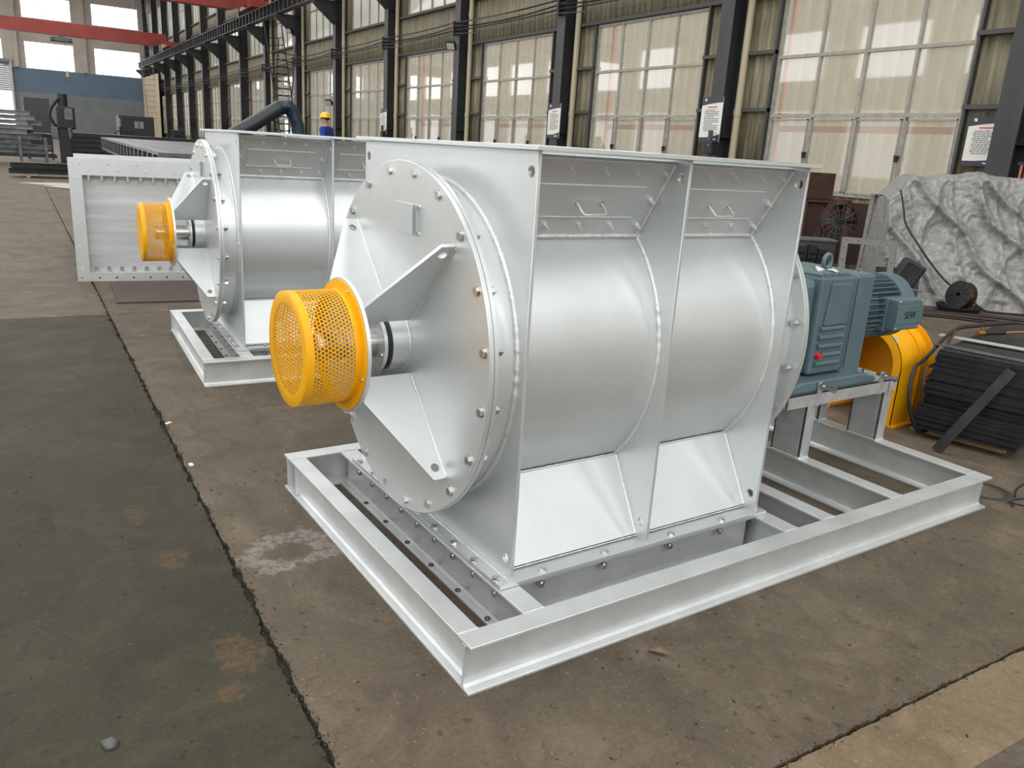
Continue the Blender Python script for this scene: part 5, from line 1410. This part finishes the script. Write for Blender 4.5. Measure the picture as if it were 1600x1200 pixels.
# local frame: faces -Y, x to its left
body = [((0, .02, .93), (.15, .11)), ((0, .03, 1.10), (.135, .10)), ((0, .03, 1.30), (.16, .11)), ((0, .03, 1.42), (.10, .085)), ((0, .02, 1.49), .058), ((0, .0, 1.56), .072), ((0, -.005, 1.64), (.082, .10)), ((0, .0, 1.71), (.070, .085)),
    ((.17, .03, 1.40), .062), ((.235, .05, 1.14), .050), ((.20, -.14, .98), .040), ((.17, -.24, .96), .034),
    ((-.17, .03, 1.40), .062), ((-.235, .05, 1.14), .050), ((-.20, -.14, .98), .040), ((-.17, -.24, .96), .034),
    ((.095, .02, .84), .085), ((.10, .0, .48), .062), ((.105, .03, .09), .042), ((.11, -.12, .035), .036),
    ((-.095, .02, .84), .085), ((-.10, .0, .48), .062), ((-.105, .03, .09), .042), ((-.11, -.12, .035), .036)]
be = [(0, 1), (1, 2), (2, 3), (3, 4), (4, 5), (5, 6), (6, 7), (3, 8), (8, 9), (9, 10), (10, 11), (3, 12), (12, 13), (13, 14), (14, 15), (0, 16), (16, 17), (17, 18), (18, 19), (0, 20), (20, 21), (21, 22), (22, 23)]
skin_mesh('body', body, be, skin_m, wk)
for s in (-1, 1):
    hx = .17 * s
    for k, (dx, L_) in enumerate(((-.027, .075), (-.009, .085), (.009, .08), (.027, .065))):
        skin_mesh('finger', [((hx + dx, -.25, .955), .0095), ((hx + dx, -.25 - L_ * .5, .945), .009), ((hx + dx, -.25 - L_ * .85, .915), .008)], [(0, 1), (1, 2)], skin_m, wk, 0, 1)
    skin_mesh('thumb', [((hx - s * .03, -.24, .96), .011), ((hx - s * .05, -.275, .955), .010), ((hx - s * .045, -.305, .95), .009)], [(0, 1), (1, 2)], skin_m, wk, 0, 1)
jk = [((0, .02, .90), (.185, .145)), ((0, .03, 1.08), (.18, .14)), ((0, .035, 1.28), (.205, .145)), ((0, .035, 1.41), (.15, .115)), ((0, .03, 1.47), (.078, .075)),
    ((.19, .03, 1.40), .088), ((.255, .05, 1.14), .070), ((.215, -.12, .99), .058), ((-.19, .03, 1.40), .088), ((-.255, .05, 1.14), .070), ((-.215, -.12, .99), .058)]
skin_mesh('jacket', jk, [(0, 1), (1, 2), (2, 3), (3, 4), (3, 5), (5, 6), (6, 7), (3, 8), (8, 9), (9, 10)], blue_cloth, wk)
tr_ = [((0, .02, .90), (.165, .125)), ((.10, .02, .80), .105), ((.105, .0, .48), .082), ((.11, .03, .08), .070), ((-.10, .02, .80), .105), ((-.105, .0, .48), .082), ((-.11, .03, .08), .070)]
skin_mesh('trousers', tr_, [(0, 1), (1, 2), (2, 3), (0, 4), (4, 5), (5, 6)], mat('dark_blue_trousers', (.01, .02, .08), .8), wk)
for s in (-1, 1): MB().prism([(-.17, 0), (.09, 0), (.09, .09), (.0, .10), (-.12, .07), (-.17, .04)], 'x', s * .11 - .048, s * .11 + .048).build('shoe', black, wk, 40, bevel=.02)
# face and hair
MB().lathe([(-.018, .001), (-.012, .012), (.0, .016), (.012, .012), (.018, .001)], (0, -.112, 1.615), (0, .35, 1), 10).build('nose', skin_m, wk, 60)
for s in (-1, 1):
    MB().lathe([(-.006, .001), (-.004, .008), (.004, .008), (.006, .001)], (s * .032, -.092, 1.645), (0, 1, 0), 12).build('eye', hair_m, wk, 60)
    MB().lathe([(-.010, .001), (-.008, .024), (.004, .028), (.010, .001)], (s * .086, .008, 1.63), (1, 0, 0), 14).build('ear', skin_m, wk, 60)
MB().box(-.024, .024, -.099, -.093, 1.575, 1.581).build('mouth', mat('lips', (.3, .12, .1), .5), wk, 0)
hr = MB()
nA, nB = 20, 8
for j in range(nB + 1):
    ph = math.radians(-18 + 70 * j / nB)
    for i in range(nA + 1):
        th = math.radians(-20 + 220 * i / nA)
        hr.v.append((.090 * math.cos(ph) * math.cos(th), .004 + .110 * math.cos(ph) * math.sin(th), 1.65 + .10 * math.sin(ph)))
hr.f = [(j * (nA + 1) + i, j * (nA + 1) + i + 1, (j + 1) * (nA + 1) + i + 1, (j + 1) * (nA + 1) + i) for j in range(nB) for i in range(nA)]
o = hr.build('hair', hair_m, wk, 180); sd_ = o.modifiers.new('t', 'SOLIDIFY'); sd_.thickness = .01
ht = MB().lathe([(0, .128), (.008, .130), (.012, .122), (.05, .118), (.09, .098), (.12, .06), (.128, .001)], (0, 0, 1.665), (0, 0, 1), 32)
ht.prism([(-.115, -.02), (-.10, -.105), (-.05, -.155), (.05, -.155), (.10, -.105), (.115, -.02)], 'z', 1.664, 1.672)
hb_ = ht.build('hard_hat', hat_m, wk, 50)
MB().tube([(0, .125 * math.cos(a), 1.672 + .125 * math.sin(a)) for a in [i * math.pi / 12 for i in range(13)]], .008, 8).build('hat_ridge', hat_m, wk, 60)
MB().lathe([(-.03, .100), (-.004, .116)], (0, 0, 1.667), (0, 0, 1), 28).build('hat_band', black, wk, 60)
